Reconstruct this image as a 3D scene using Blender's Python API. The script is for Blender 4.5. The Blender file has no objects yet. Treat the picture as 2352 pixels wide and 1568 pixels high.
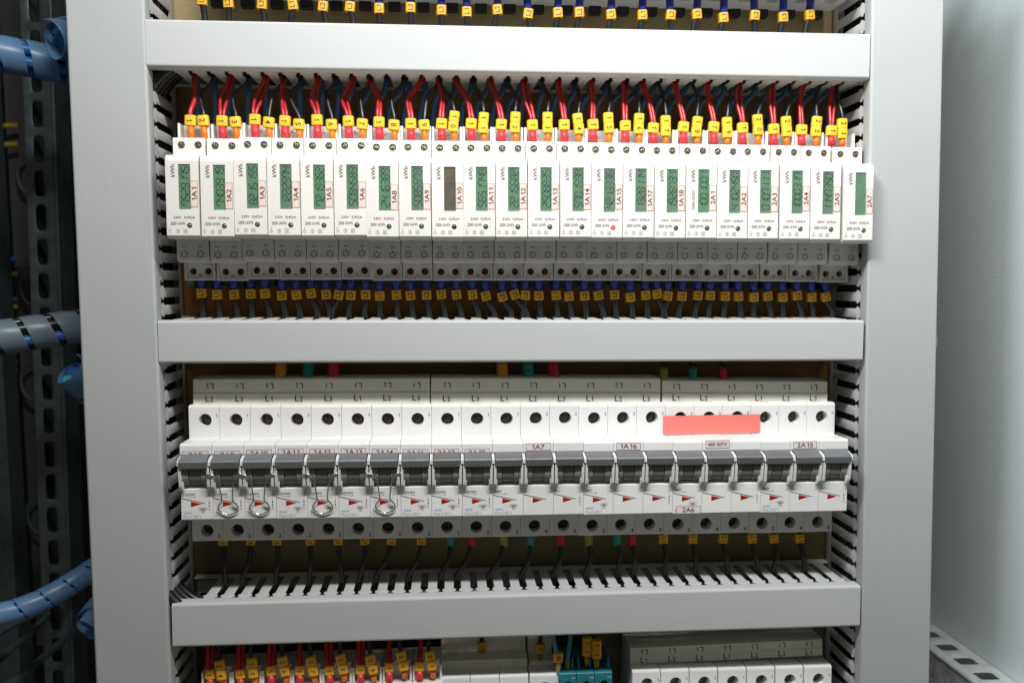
import bpy, bmesh, math, random
from mathutils import Vector, Matrix
random.seed(7)
SC = bpy.context.scene
COL = SC.collection
R = math.radians
# ------------------------------------------------------------------ camera
F, PW, PH = 2046.23, 2352., 1568.
CAM = Vector((-42.71, -511.71, 24.08))            # everything below is in millimetres, scaled on build
PITCH, YAW, ROLL = -.06556, -.07288, .00237
ROT = (Matrix.Rotation(YAW, 3, 'Z') @ Matrix.Rotation(PITCH, 3, 'X') @ Matrix.Rotation(ROLL, 3, 'Y'))
K = .001

def ray(u, v):
    return ROT @ Vector(((u - PW/2)/F, 1, -(v - PH/2)/F))
def U(u, v, Y):
    "point of the photograph on the plane Y (mm)"
    d = ray(u, v); return CAM + d*((Y - CAM.y)/d.y)
def UX(u, v, X):
    d = ray(u, v); return CAM + d*((X - CAM.x)/d.x)
def UZ(u, v, Z):
    d = ray(u, v); return CAM + d*((Z - CAM.z)/d.z)

# ------------------------------------------------------------------ materials
MATS = {}
def mat(name, col, rough=.45, metal=0., var=.06, scale=60., bump=0., bscale=900., spec=.5, stretch=None,
        alpha=1., emit=None, coat=0., trans=0., each=0.):
    if name in MATS: return MATS[name]
    m = bpy.data.materials.new(name); m.use_nodes = True
    nt = m.node_tree; b = nt.nodes['Principled BSDF']; L = nt.links
    tc = nt.nodes.new('ShaderNodeTexCoord')
    src = tc.outputs['Object']
    if stretch:
        mp = nt.nodes.new('ShaderNodeMapping'); mp.inputs['Scale'].default_value = stretch
        L.new(src, mp.inputs['Vector']); src = mp.outputs['Vector']
    n = nt.nodes.new('ShaderNodeTexNoise'); n.inputs['Scale'].default_value = scale
    n.inputs['Detail'].default_value = 5; L.new(src, n.inputs['Vector'])
    r = nt.nodes.new('ShaderNodeValToRGB')
    r.color_ramp.elements[0].position = .3; r.color_ramp.elements[1].position = .7
    r.color_ramp.elements[0].color = (*[max(0, c*(1-var)) for c in col], 1)
    r.color_ramp.elements[1].color = (*[min(1, c*(1+var*.6)) for c in col], 1)
    L.new(n.outputs['Fac'], r.inputs['Fac'])
    if each:                                                    # every copy is moulded a shade differently
        oi = nt.nodes.new('ShaderNodeObjectInfo'); hs = nt.nodes.new('ShaderNodeHueSaturation')
        m1 = nt.nodes.new('ShaderNodeMapRange'); m1.inputs['To Min'].default_value = 1-each; m1.inputs['To Max'].default_value = 1+each*.5
        m2 = nt.nodes.new('ShaderNodeMapRange'); m2.inputs['To Min'].default_value = 1-each*2.5; m2.inputs['To Max'].default_value = 1+each
        L.new(oi.outputs['Random'], m1.inputs['Value']); L.new(oi.outputs['Random'], m2.inputs['Value'])
        L.new(m1.outputs['Result'], hs.inputs['Value']); L.new(m2.outputs['Result'], hs.inputs['Saturation'])
        L.new(r.outputs['Color'], hs.inputs['Color']); L.new(hs.outputs['Color'], b.inputs['Base Color'])
    else: L.new(r.outputs['Color'], b.inputs['Base Color'])
    mr = nt.nodes.new('ShaderNodeMapRange')
    mr.inputs['To Min'].default_value = max(.02, rough-.07); mr.inputs['To Max'].default_value = min(1, rough+.07)
    L.new(n.outputs['Fac'], mr.inputs['Value']); L.new(mr.outputs['Result'], b.inputs['Roughness'])
    b.inputs['Metallic'].default_value = metal
    b.inputs['Specular IOR Level'].default_value = spec
    b.inputs['Coat Weight'].default_value = coat
    b.inputs['Alpha'].default_value = alpha
    b.inputs['Transmission Weight'].default_value = trans
    if bump:
        n2 = nt.nodes.new('ShaderNodeTexNoise'); n2.inputs['Scale'].default_value = bscale
        n2.inputs['Detail'].default_value = 3; L.new(src if stretch else tc.outputs['Object'], n2.inputs['Vector'])
        bp = nt.nodes.new('ShaderNodeBump'); bp.inputs['Strength'].default_value = bump
        bp.inputs['Distance'].default_value = .0005
        L.new(n2.outputs['Fac'], bp.inputs['Height']); L.new(bp.outputs['Normal'], b.inputs['Normal'])
    if emit:
        b.inputs['Emission Color'].default_value = (*emit[0], 1); b.inputs['Emission Strength'].default_value = emit[1]
    MATS[name] = m
    return m

M = {
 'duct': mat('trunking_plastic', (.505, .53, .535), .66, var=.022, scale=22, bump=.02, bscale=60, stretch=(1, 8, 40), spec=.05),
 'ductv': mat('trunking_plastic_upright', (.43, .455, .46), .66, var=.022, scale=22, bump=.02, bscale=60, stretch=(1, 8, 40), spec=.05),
 'base': mat('trunking_base_plastic', (.56, .565, .56), .45, var=.05, scale=60),
 'meter': mat('meter_plastic', (.80, .79, .765), .42, var=.03, scale=120, bump=.05, bscale=2500, each=.06),
 'mlow': mat('meter_terminal_plastic', (.70, .69, .65), .5, var=.05, scale=150),
 'brk': mat('breaker_plastic', (.80, .805, .80), .38, var=.03, scale=120, bump=.04, bscale=2500, each=.04),
 'lever': mat('lever_plastic', (.15, .158, .17), .38, var=.25, scale=2600, bump=.4, bscale=2600, spec=.8, each=.2),
 'barrel': mat('barrel_plastic', (.25, .243, .23), .5, var=.06, scale=300),
 'barrel2': mat('barrel_dark_plastic', (.185, .182, .175), .5, var=.06, scale=300),
 'bracket': mat('bracket_plastic', (.74, .76, .77), .3, var=.05, scale=300),
 'lcd': mat('lcd_green', (.118, .238, .150), .16, var=.16, scale=140, coat=.4, each=.08),
 'lcdoff': mat('lcd_blank', (.125, .110, .088), .14, var=.25, scale=90, coat=.4),
 'digit': mat('lcd_segment', (.006, .016, .016), .5, var=.02),
 'ink': mat('ink_violet_black', (.035, .020, .045), .6, var=.05),
 'inkb': mat('ink_blue_black', (.020, .030, .048), .6, var=.05),
 'inkteal': mat('ink_teal', (.14, .24, .29), .6, var=.05),
 'inkpale': mat('ink_pale', (.52, .51, .56), .6, var=.25, scale=700),
 'inkcyan': mat('ink_cyan', (.20, .47, .72), .6, var=.2, scale=700),
 'inklabel': mat('ink_maroon', (.060, .016, .028), .6, var=.05),
 'white': mat('groove_white', (.88, .89, .89), .4, var=.01),
 'sticker': mat('sticker_paper', (.80, .675, .61), .55, var=.03, scale=200),
 'stickerw': mat('sticker_paper_pale', (.76, .69, .69), .55, var=.03, scale=200),
 'led': mat('lamp_green_lens', (.055, .12, .07), .12, var=.2, scale=600, coat=.6),
 'ledred': mat('lamp_dark_red_lens', (.085, .010, .012), .15, var=.2, scale=600, coat=.6),
 'ledon': mat('lamp_lit_red', (.8, .05, .04), .2, emit=((1., .035, .03), 1.5)),
 'redwin': mat('indicator_red', (.42, .012, .010), .3, var=.2, scale=500),
 'screw': mat('screw_metal', (.30, .26, .20), .34, metal=.85, var=.5, scale=900, bump=.3, bscale=1500),
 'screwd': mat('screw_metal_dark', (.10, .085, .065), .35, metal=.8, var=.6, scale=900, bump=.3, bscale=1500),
 'screwc': mat('screw_metal_copper', (.23, .12, .07), .35, metal=.8, var=.6, scale=900),
 'clip': mat('spring_steel', (.58, .56, .53), .18, metal=1., var=.05),
 'tape': mat('red_tape', (.86, .215, .185), .5, var=.09, scale=34, bump=.05, bscale=400),
 'red': mat('wire_red', (.42, .012, .016), .36, var=.1, scale=200),
 'black': mat('wire_black', (.013, .014, .015), .33, var=.2, scale=200),
 'blue': mat('wire_blue', (.018, .085, .20), .42, var=.15, scale=200),
 'cyan': mat('wire_cyan', (.06, .32, .42), .42, var=.15, scale=200),
 'ferblue': mat('ferrule_blue', (.014, .036, .26), .42, var=.08, scale=200),
 'ferred': mat('ferrule_red', (.66, .035, .05), .4, var=.08, scale=200),
 'feror': mat('ferrule_orange', (.85, .19, .012), .4, var=.08, scale=200),
 'ferol': mat('ferrule_olive', (.32, .27, .03), .45, var=.1, scale=200),
 'tag': mat('marker_yellow', (.84, .56, .035), .42, var=.05, scale=200),
 'tagshade': mat('marker_yellow_shaded', (.70, .36, .008), .45, var=.07, scale=200),  # darker copy of the yellow marker, shade put into the colour
 'shy': mat('sleeve_yellow', (.60, .30, .01), .5, var=.1, scale=200),
 'sho': mat('sleeve_olive', (.30, .30, .03), .5, var=.1, scale=200),
 'shg': mat('sleeve_green', (.01, .26, .22), .5, var=.1, scale=200),
 'shr': mat('sleeve_crimson', (.55, .012, .05), .5, var=.1, scale=200),
 'bus': mat('busbar_cover_plastic', (.80, .80, .71), .48, var=.05, scale=40, stretch=(1, 8, 20)),
 'teal': mat('terminal_teal', (.020, .19, .235), .42, var=.08, scale=200),
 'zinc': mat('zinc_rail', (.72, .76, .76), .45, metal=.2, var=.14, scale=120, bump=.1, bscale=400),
 'zincshade': mat('rail_shaded_zinc', (.11, .14, .15), .36, metal=.6, var=.25, scale=120),  # galvanised zinc with the left bay's shade put into its colour
 'rail': mat('rail_steel', (.36, .35, .32), .38, metal=.8, var=.1, scale=100),
 'dinblack': mat('clip_black', (.010, .011, .012), .5),
 'dark': mat('cabinet_bay_shade', (.006, .008, .009), .6),  # near black colour stands in for the deep shade of the bay
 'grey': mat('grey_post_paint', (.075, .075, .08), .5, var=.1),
 'wrap': mat('spiral_wrap_plastic', (.15, .30, .52), .34, var=.12, scale=120, alpha=.72),
 'wrapd': mat('spiral_wrap_plastic_grey', (.19, .25, .30), .36, var=.15, scale=120, alpha=.82),
 'lanblue': mat('patch_blue', (.02, .12, .38), .42),
 'yellowl': mat('patch_yellow', (.36, .24, .012), .45),
 'scuff': mat('scuffed_plastic', (.72, .73, .73), .7, var=.05, scale=300),
 'hole': mat('terminal_cavity', (.012, .012, .012), .7),
}

def plate_mat():
    m = bpy.data.materials.new('passivated_steel'); m.use_nodes = True
    nt = m.node_tree; b = nt.nodes['Principled BSDF']; L = nt.links
    tc = nt.nodes.new('ShaderNodeTexCoord')
    n = nt.nodes.new('ShaderNodeTexNoise'); n.inputs['Scale'].default_value = 7; n.inputs['Detail'].default_value = 9
    n.inputs['Roughness'].default_value = .68; n.inputs['Distortion'].default_value = .6
    L.new(tc.outputs['Object'], n.inputs['Vector'])
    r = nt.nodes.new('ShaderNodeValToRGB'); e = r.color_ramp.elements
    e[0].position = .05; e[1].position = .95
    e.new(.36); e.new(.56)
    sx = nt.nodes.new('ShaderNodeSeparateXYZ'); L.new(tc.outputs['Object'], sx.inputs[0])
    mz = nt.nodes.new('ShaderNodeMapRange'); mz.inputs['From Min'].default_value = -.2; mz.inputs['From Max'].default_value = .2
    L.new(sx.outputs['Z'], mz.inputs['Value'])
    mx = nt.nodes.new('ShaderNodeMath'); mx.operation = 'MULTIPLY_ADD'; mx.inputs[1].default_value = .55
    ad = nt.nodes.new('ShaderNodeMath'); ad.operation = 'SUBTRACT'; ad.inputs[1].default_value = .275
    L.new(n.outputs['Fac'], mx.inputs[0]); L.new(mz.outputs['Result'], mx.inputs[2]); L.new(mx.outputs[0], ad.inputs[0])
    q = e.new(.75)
    for el, c in zip(e, ((.12, .108, .055), (.19, .135, .05), (.36, .15, .04), (.26, .14, .055), (.44, .36, .19))): el.color = (*c, 1)  # coating hue by height; low shade and middle reflection put into the colour
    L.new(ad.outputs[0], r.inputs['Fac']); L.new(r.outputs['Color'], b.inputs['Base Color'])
    b.inputs['Metallic'].default_value = .35; b.inputs['Roughness'].default_value = .42
    n2 = nt.nodes.new('ShaderNodeTexNoise'); n2.inputs['Scale'].default_value = 420; L.new(tc.outputs['Object'], n2.inputs['Vector'])
    bp = nt.nodes.new('ShaderNodeBump'); bp.inputs['Strength'].default_value = .25; bp.inputs['Distance'].default_value = .0005
    L.new(n2.outputs['Fac'], bp.inputs['Height']); L.new(bp.outputs['Normal'], b.inputs['Normal'])
    return m
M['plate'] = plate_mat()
def wall_mat():
    m = bpy.data.materials.new('textured_powder_coat'); m.use_nodes = True
    nt = m.node_tree; b = nt.nodes['Principled BSDF']; L = nt.links
    tc = nt.nodes.new('ShaderNodeTexCoord')
    n = nt.nodes.new('ShaderNodeTexNoise'); n.inputs['Scale'].default_value = 620; n.inputs['Detail'].default_value = 2.5
    L.new(tc.outputs['Object'], n.inputs['Vector'])
    n1 = nt.nodes.new('ShaderNodeTexNoise'); n1.inputs['Scale'].default_value = 9; L.new(tc.outputs['Object'], n1.inputs['Vector'])
    r = nt.nodes.new('ShaderNodeValToRGB'); e = r.color_ramp.elements
    e[0].position = .3; e[0].color = (.67, .765, .785, 1); e[1].position = .7; e[1].color = (.71, .80, .82, 1)
    L.new(n1.outputs['Fac'], r.inputs['Fac']); L.new(r.outputs['Color'], b.inputs['Base Color'])
    b.inputs['Roughness'].default_value = .48
    bp = nt.nodes.new('ShaderNodeBump'); bp.inputs['Strength'].default_value = .32; bp.inputs['Distance'].default_value = .0007
    L.new(n.outputs['Fac'], bp.inputs['Height']); L.new(bp.outputs['Normal'], b.inputs['Normal'])
    return m
M['wall'] = wall_mat()

# ------------------------------------------------------------------ mesh helpers (mm)
_text = {}; _raw = {}
def raw_text(s):
    if s not in _raw:
        c = bpy.data.curves.new('glyphs', 'FONT'); c.body = s; c.size = 1.; c.resolution_u = 4; c.offset = .012
        o = bpy.data.objects.new('glyphs', c)
        me = bpy.data.meshes.new_from_object(o)
        _raw[s] = ([(v.co.x, v.co.y) for v in me.vertices], [tuple(p.vertices) for p in me.polygons])
        bpy.data.objects.remove(o); bpy.data.curves.remove(c); bpy.data.meshes.remove(me)
    return _raw[s]
def glyph(ch):
    "the built-in font draws a one as a bare bar: give it its flag"
    if ch != '1': return raw_text(ch)
    H = max(y for x, y in raw_text('7')[0]); w = .115
    v = [(0, 0), (w, 0), (w, H), (w*.3, H), (-.06, H*.86), (-.16, H*.79), (-.16, H*.665), (0, H*.76)]
    return [(x+.16, y) for x, y in v], [(0, 1, 2, 3, 4, 7), (4, 5, 6, 7)]
def text_mesh(s):
    if s not in _text:
        vs, fs = [], []; t = s.replace('1', '7')
        for k, ch in enumerate(s):
            if ch == ' ': continue
            right = max(x for x, y in raw_text(t[:k+1])[0]); gw = max(x for x, y in raw_text(t[k])[0])-min(x for x, y in raw_text(t[k])[0])
            gv, gf = glyph(ch); a = min(x for x, y in gv); b = max(x for x, y in gv); mid = right-gw/2; o = len(vs)
            vs += [(x-(a+b)/2+mid, y) for x, y in gv]; fs += [tuple(i+o for i in f) for f in gf]
        x0 = min(v[0] for v in vs); x1 = max(v[0] for v in vs); y0 = min(v[1] for v in vs); y1 = max(v[1] for v in vs)
        _text[s] = ([(x-(x0+x1)/2, y-(y0+y1)/2) for x, y in vs], fs, x1-x0, y1-y0)
    return _text[s]

def catmull(P, n=8):
    P = [Vector(p) for p in P]
    if len(P) < 3: return P
    out = []
    Q = [P[0]*2-P[1]] + P + [P[-1]*2-P[-2]]
    for i in range(1, len(Q)-2):
        a, b, c, d = Q[i-1:i+3]
        for k in range(n):
            t = k/n
            out.append(.5*((2*b) + (c-a)*t + (2*a-5*b+4*c-d)*t*t + (3*b-a-3*c+d)*t**3))
    out.append(P[-1]); return out

def weighted(bm, me):
    "write bm into me with area weighted normals, so that broad faces stay flat and only their rounded edges turn"
    bm.normal_update(); bm.faces.ensure_lookup_table()
    ar = [f.calc_area() for f in bm.faces]; nrm = {}
    for v in bm.verts:
        left = set(v.link_faces)
        while left:
            st = [left.pop()]; grp = list(st)
            while st:
                f = st.pop()
                for e in f.edges:
                    if v in e.verts and e.smooth:
                        for g in e.link_faces:
                            if g in left: left.discard(g); st.append(g); grp.append(g)
            n = Vector()
            for f in grp: n += f.normal*ar[f.index]
            if n.length < 1e-20: n = grp[0].normal.copy()
            n.normalize()
            for f in grp: nrm[(f.index, v.index)] = n
    bm.verts.index_update()
    order = [nrm[(f.index, l.vert.index)] for f in bm.faces for l in f.loops]
    bm.to_mesh(me); bm.free()
    me.normals_split_custom_set([tuple(n) for n in order])

class MB:
    def __init__(s): s.v = []; s.f = []
    def add(s, vs, fs, mtx=None):
        o = len(s.v)
        s.v += [(mtx @ Vector(v)) if mtx else Vector(v) for v in vs]
        s.f += [tuple(i+o for i in f) for f in fs]; return s
    def box(s, x0, x1, y0, y1, z0, z1, bev=0., seg=2, mtx=None):
        bm = bmesh.new(); bmesh.ops.create_cube(bm, size=1)
        for v in bm.verts:
            v.co = (x0 if v.co.x < 0 else x1, y0 if v.co.y < 0 else y1, z0 if v.co.z < 0 else z1)
        if bev: bmesh.ops.bevel(bm, geom=bm.edges[:], offset=bev, segments=seg, affect='EDGES', profile=.5)
        return s.bm(bm, mtx)
    def bm(s, bm, mtx=None):
        bm.verts.index_update()
        s.add([v.co.copy() for v in bm.verts], [[v.index for v in f.verts] for f in bm.faces], mtx); bm.free(); return s
    def prism(s, poly, lo, hi, axis='x', bev=0., seg=2, mtx=None):
        "poly is (y,z) for axis x, (x,y) for axis z, (x,z) for axis y"
        def at(p, h):
            return {'x': (h, p[0], p[1]), 'z': (p[0], p[1], h), 'y': (p[0], h, p[1])}[axis]
        bm = bmesh.new()
        a = [bm.verts.new(at(p, lo)) for p in poly]; b = [bm.verts.new(at(p, hi)) for p in poly]
        n = len(poly)
        bm.faces.new(a); bm.faces.new(b[::-1])
        for i in range(n): bm.faces.new((a[i], b[i], b[(i+1) % n], a[(i+1) % n]))
        bmesh.ops.recalc_face_normals(bm, faces=bm.faces[:])
        if bev:
            ed = [e for e in bm.edges if len(e.link_faces) == 2 and e.calc_face_angle(0) > .3]
            bmesh.ops.bevel(bm, geom=ed, offset=bev, segments=seg, affect='EDGES', profile=.5)
        return s.bm(bm, mtx)
    def tube(s, pts, r, n=10, caps=True, smooth=8):
        P = catmull(pts, smooth) if smooth else [Vector(p) for p in pts]
        N = len(P); T = [(P[min(i+1, N-1)]-P[max(i-1, 0)]).normalized() for i in range(N)]
        a = Vector((0, 1, 0)) if abs(T[0].y) < .9 else Vector((1, 0, 0))
        vs = []; rr = r if callable(r) else (lambda t: r)
        for i in range(N):
            u = (a - T[i]*a.dot(T[i])).normalized(); a = u; w = T[i].cross(u)
            q = rr(i/(N-1))
            for k in range(n):
                th = 2*math.pi*k/n; vs.append(P[i] + (u*math.cos(th) + w*math.sin(th))*q)
        fs = [(i*n+k, i*n+(k+1) % n, (i+1)*n+(k+1) % n, (i+1)*n+k) for i in range(N-1) for k in range(n)]
        if caps: fs += [tuple(range(n))[::-1], tuple(range((N-1)*n, N*n))]
        return s.add(vs, fs)
    def lathe(s, prof, n=20, sx=1., sy=1., p=2., mtx=None):
        "profile (r,z) round local Z, super-ellipse exponent p"
        vs = []
        for r, z in prof:
            for k in range(n):
                t = 2*math.pi*(k+.5)/n; c, q = math.cos(t), math.sin(t)
                e = (abs(c)**p + abs(q)**p)**(-1/p)
                vs.append((r*sx*c*e, r*sy*q*e, z))
        fs = [(i*n+k, i*n+(k+1) % n, (i+1)*n+(k+1) % n, (i+1)*n+k) for i in range(len(prof)-1) for k in range(n)]
        fs += [tuple(range(n))[::-1], tuple(range((len(prof)-1)*n, len(prof)*n))]
        return s.add(vs, fs, mtx)
    def cyl(s, c, r, h, axis='y', n=24):
        m = {'y': Matrix.Rotation(R(-90), 4, 'X'), 'x': Matrix.Rotation(R(90), 4, 'Y'), 'z': Matrix()}[axis]
        return s.lathe([(r, 0), (r, h)], n, mtx=Matrix.Translation(c) @ m)
    def flat(s, pts, y):
        "polygon in the X-Z plane facing -Y"
        P = [Vector((p[0], y, p[1])) for p in pts]
        a = sum(pts[i][0]*pts[(i+1) % len(pts)][1]-pts[(i+1) % len(pts)][0]*pts[i][1] for i in range(len(pts)))
        return s.add(P if a > 0 else P[::-1], [tuple(range(len(P)))])
    def line(s, a, b, w, y):
        d = Vector((b[0]-a[0], b[1]-a[1])).normalized()*w/2; n = (-d.y, d.x)
        return s.flat([(a[0]+n[0], a[1]+n[1]), (b[0]+n[0], b[1]+n[1]), (b[0]-n[0], b[1]-n[1]), (a[0]-n[0], a[1]-n[1])], y)
    def rect(s, x0, x1, z0, z1, w, y):
        s.flat([(x0, z0), (x1, z0), (x1, z0+w), (x0, z0+w)], y); s.flat([(x0, z1-w), (x1, z1-w), (x1, z1), (x0, z1)], y)
        s.flat([(x0, z0+w), (x0+w, z0+w), (x0+w, z1-w), (x0, z1-w)], y)
        return s.flat([(x1-w, z0+w), (x1, z0+w), (x1, z1-w), (x1-w, z1-w)], y)
    def ring(s, cx, cz, r, w, y, n=16):
        for k in range(n):
            a, b = 2*math.pi*k/n, 2*math.pi*(k+1)/n
            s.flat([(cx+math.cos(t)*q, cz+math.sin(t)*q) for t, q in ((a, r), (b, r), (b, r-w), (a, r-w))], y)
        return s
    def text(s, t, cx, cz, y, h=None, w=None, rot=0.):
        vs, fs, tw, th = text_mesh(t)
        sz = h/th if h else w/tw
        sx = (w/tw) if w else sz
        c, q = math.cos(R(rot)), math.sin(R(rot))
        out = []
        for a, b in vs:
            a *= sx; b *= sz
            out.append((cx + a*c - b*q, y, cz + a*q + b*c))
        return s.add(out, fs)
    def mesh(s, name, m, sharp=40):
        me = bpy.data.meshes.new(name)
        bm = bmesh.new(); V = [bm.verts.new(v*K) for v in s.v]; bm.verts.index_update()
        for f in s.f:
            try: bm.faces.new([V[i] for i in f]).smooth = True
            except ValueError: pass
        bm.faces.index_update()
        for e in bm.edges:
            e.smooth = len(e.link_faces) == 2 and e.calc_face_angle(0) < R(sharp)
        weighted(bm, me); me.materials.append(M[m] if isinstance(m, str) else m)
        return me

def link(name, data, parent=None, loc=None, rot=None):
    o = bpy.data.objects.new(name, data); COL.objects.link(o)
    if parent is not None: o.parent = parent
    if loc is not None: o.location = Vector(loc)*K
    if rot is not None: o.rotation_euler = rot
    return o
def tag(o, label, cat, group=None, kind=None):
    o['label'] = label; o['category'] = cat
    if group: o['group'] = group
    if kind: o['kind'] = kind
    return o
def boolcut(mb, cutter, name, m, sharp=40):
    "housing with its openings cut out, as one mesh"
    a = bpy.data.objects.new('housing_blank', mb.mesh('housing_blank', m)); b = bpy.data.objects.new('cutter_blank', cutter.mesh('cutter_blank', m))
    COL.objects.link(a); COL.objects.link(b)
    md = a.modifiers.new('cut', 'BOOLEAN'); md.operation = 'DIFFERENCE'; md.object = b; md.solver = 'EXACT'; md.use_self = True
    dg = bpy.context.evaluated_depsgraph_get()
    me = bpy.data.meshes.new_from_object(a.evaluated_get(dg))
    bpy.data.objects.remove(a); bpy.data.objects.remove(b)
    bm = bmesh.new(); bm.from_mesh(me)
    for f in bm.faces: f.smooth = True; f.material_index = 0
    for e in bm.edges: e.smooth = len(e.link_faces) == 2 and e.calc_face_angle(0) < R(sharp)
    weighted(bm, me); me.name = name
    me.materials.clear(); me.materials.append(M[m])
    return me
ORD = ['first', 'second', 'third', 'fourth', 'fifth', 'sixth', 'seventh', 'eighth', 'ninth', 'tenth', 'eleventh', 'twelfth',
       'thirteenth', 'fourteenth', 'fifteenth', 'sixteenth', 'seventeenth', 'eighteenth', 'nineteenth', 'twentieth',
       'twenty-first', 'twenty-second', 'twenty-third', 'twenty-fourth']

# ------------------------------------------------------------------ the setting
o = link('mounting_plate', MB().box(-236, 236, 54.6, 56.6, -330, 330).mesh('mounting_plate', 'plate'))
tag(o, 'brown passivated steel plate behind the meters and breakers', 'mounting plate', kind='structure')
XW = 352.
o = link('cabinet_wall', MB().box(XW, XW+3, -130, 420, -520, 520).mesh('cabinet_wall', 'wall'))
tag(o, 'pale grey textured cabinet side wall at the right', 'wall', kind='structure')
o = link('cabinet_back', MB().box(-900, XW-1, 440, 444, -520, 520).mesh('cabinet_back', 'dark'))
tag(o, 'black interior at the back of the cabinet', 'wall', kind='structure')
o = link('cabinet_frame', MB().box(-560, -556, -20, 438, -520, 520).mesh('cabinet_frame', 'dark'))
tag(o, 'dark inner side of the neighbouring cabinet bay', 'wall', kind='structure')

# ------------------------------------------------------------------ wire trunking
DEP = 54.
def cover_mesh(L, h, m):
    t, lip, r = 1.3, 9., 1.6
    def arc(cy, cz, q, a0, a1, n=4): return [(cy+q*math.cos(R(a0+(a1-a0)*k/n)), cz+q*math.sin(R(a0+(a1-a0)*k/n))) for k in range(n+1)]
    hh = h/2
    out = [(lip, hh)] + arc(r, hh-r, r, 90, 180) + arc(r, -hh+r, r, 180, 270) + [(lip, -hh)]
    inn = [(lip, -hh+t), (t, -hh+t), (t, hh-t), (lip, hh-t)]
    return MB().prism(out+inn, 0, L, 'x').mesh('cover', m)
def base_mesh(L, h, gaps=()):
    "slotted base: back strip, and on both sides a row of fingers with arrow heads"
    mb = MB(); hh = h/2-1.35; t = 1.3; up = 1.5
    mb.box(0, L, DEP-1.4, DEP, -hh, hh)
    n = int(L/10)
    off = (L-n*10)/2
    for sz in (1, -1):
        z0, z1 = (hh-t+up, hh+up) if sz > 0 else (-hh-up, -hh+t-up)
        mb.box(0, L, DEP-8, DEP-1.45, z0, z1)
        for i in range(n):
            c = off+10*i+5
            if any(a < c < b and s == sz for a, b, s in gaps): continue
            w, hd, mo = 2.75, 3.95, 2.75
            poly = [(c-w, DEP-8), (c-w, 14.6), (c-hd, 13.2), (c-hd, 12.0), (c-mo, 10.6), (c-mo, 9.2), (c+mo, 9.2), (c+mo, 10.6),
                    (c+hd, 12.0), (c+hd, 13.2), (c+w, 14.6), (c+w, DEP-8)]
            mb.prism(poly, z0, z1, 'z', bev=.0)
            mb.box(c-mo, c+mo, 2.0, 9.15, z0-(up+.15)*sz, z1-(up+.15)*sz)
    return mb.mesh('base', 'base')
def trunking(A, B, h, label, m='duct', gaps=(), name='wire_trunking', group='horizontal slotted trunkings'):
    "A, B: the two ends of the cover's centre line on the plane Y=0"
    d = B-A; L = d.length
    e = link(name, None, loc=A, rot=(0, -math.atan2(d.z, d.x), 0))
    tag(e, label, 'trunking', group)
    link('cover', cover_mesh(L, h, m), e)
    link('base', base_mesh(L, h, gaps), e)
    return e
def hduct(tl, tr, bl, br, label, gaps=()):
    TL, TR, BL, BR = U(*tl, 0), U(*tr, 0), U(*bl, 0), U(*br, 0)
    h = ((TL-BL).length+(TR-BR).length)/2
    A, B = (TL+BL)/2, (TR+BR)/2
    A.y = B.y = 0
    return A, B, h, trunking(A+Vector((.6, 0, 0)), B-Vector((.6, 0, 0)), h, label, gaps=gaps)
D1 = hduct((329, 43), (2000, 78), (335, 153), (2000, 181), 'grey slotted trunking above the row of energy meters', gaps=((0, 9, -1),))
D2 = hduct((360, 737), (1985, 735), (362, 834), (1985, 829), 'grey slotted trunking between the meters and the breakers')
D2[3].rotation_euler.x = R(.9)
D3 = hduct((393, 1387), (1978, 1345), (393, 1487), (1978, 1438), 'grey slotted trunking under the row of breakers', gaps=((0, 9, 1),))
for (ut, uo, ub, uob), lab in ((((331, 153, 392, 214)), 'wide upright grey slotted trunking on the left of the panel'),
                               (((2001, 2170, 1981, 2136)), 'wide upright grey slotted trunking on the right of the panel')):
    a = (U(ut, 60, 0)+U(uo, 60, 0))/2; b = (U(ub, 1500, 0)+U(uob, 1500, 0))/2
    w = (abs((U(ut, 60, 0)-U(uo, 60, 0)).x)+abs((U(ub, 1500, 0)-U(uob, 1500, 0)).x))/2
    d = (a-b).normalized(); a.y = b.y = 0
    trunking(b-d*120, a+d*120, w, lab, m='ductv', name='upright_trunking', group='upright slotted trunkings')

def snap(D, x):
    A, B, h, e = D; L = (B-A).length-1.2; n = int(L/10); off = (L-n*10)/2
    return A.x+.6+off+10*round((x-A.x-.6-off)/10)
def scuffs(D, zlo, zhi, n, seed):
    A, B, h, e = D; L = (B-A).length; rnd = random.Random(seed); mb = MB()
    for k in range(n):
        x = rnd.uniform(.03, .97)*L; z = rnd.uniform(zlo, zhi)*h; ln = rnd.uniform(2, 9); w = rnd.uniform(.08, .22)
        a = Vector((x, 0, z)); b = Vector((x+ln, 0, z+ln*rnd.uniform(.12, .3)))
        mb.flat([(a.x, a.z), ((a.x+b.x)/2, (a.z+b.z)/2-w/2), (b.x, b.z), ((a.x+b.x)/2, (a.z+b.z)/2+w/2)], -.03)
    cov = [c for c in e.children if c.name.startswith('cover')][0]
    link('scuffs', mb.mesh('scuffs', 'scuff'), cov)
scuffs(D2, -.44, -.34, 55, 3); scuffs(D3, -.4, .3, 14, 5); scuffs(D1, -.4, .3, 10, 6)
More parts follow.
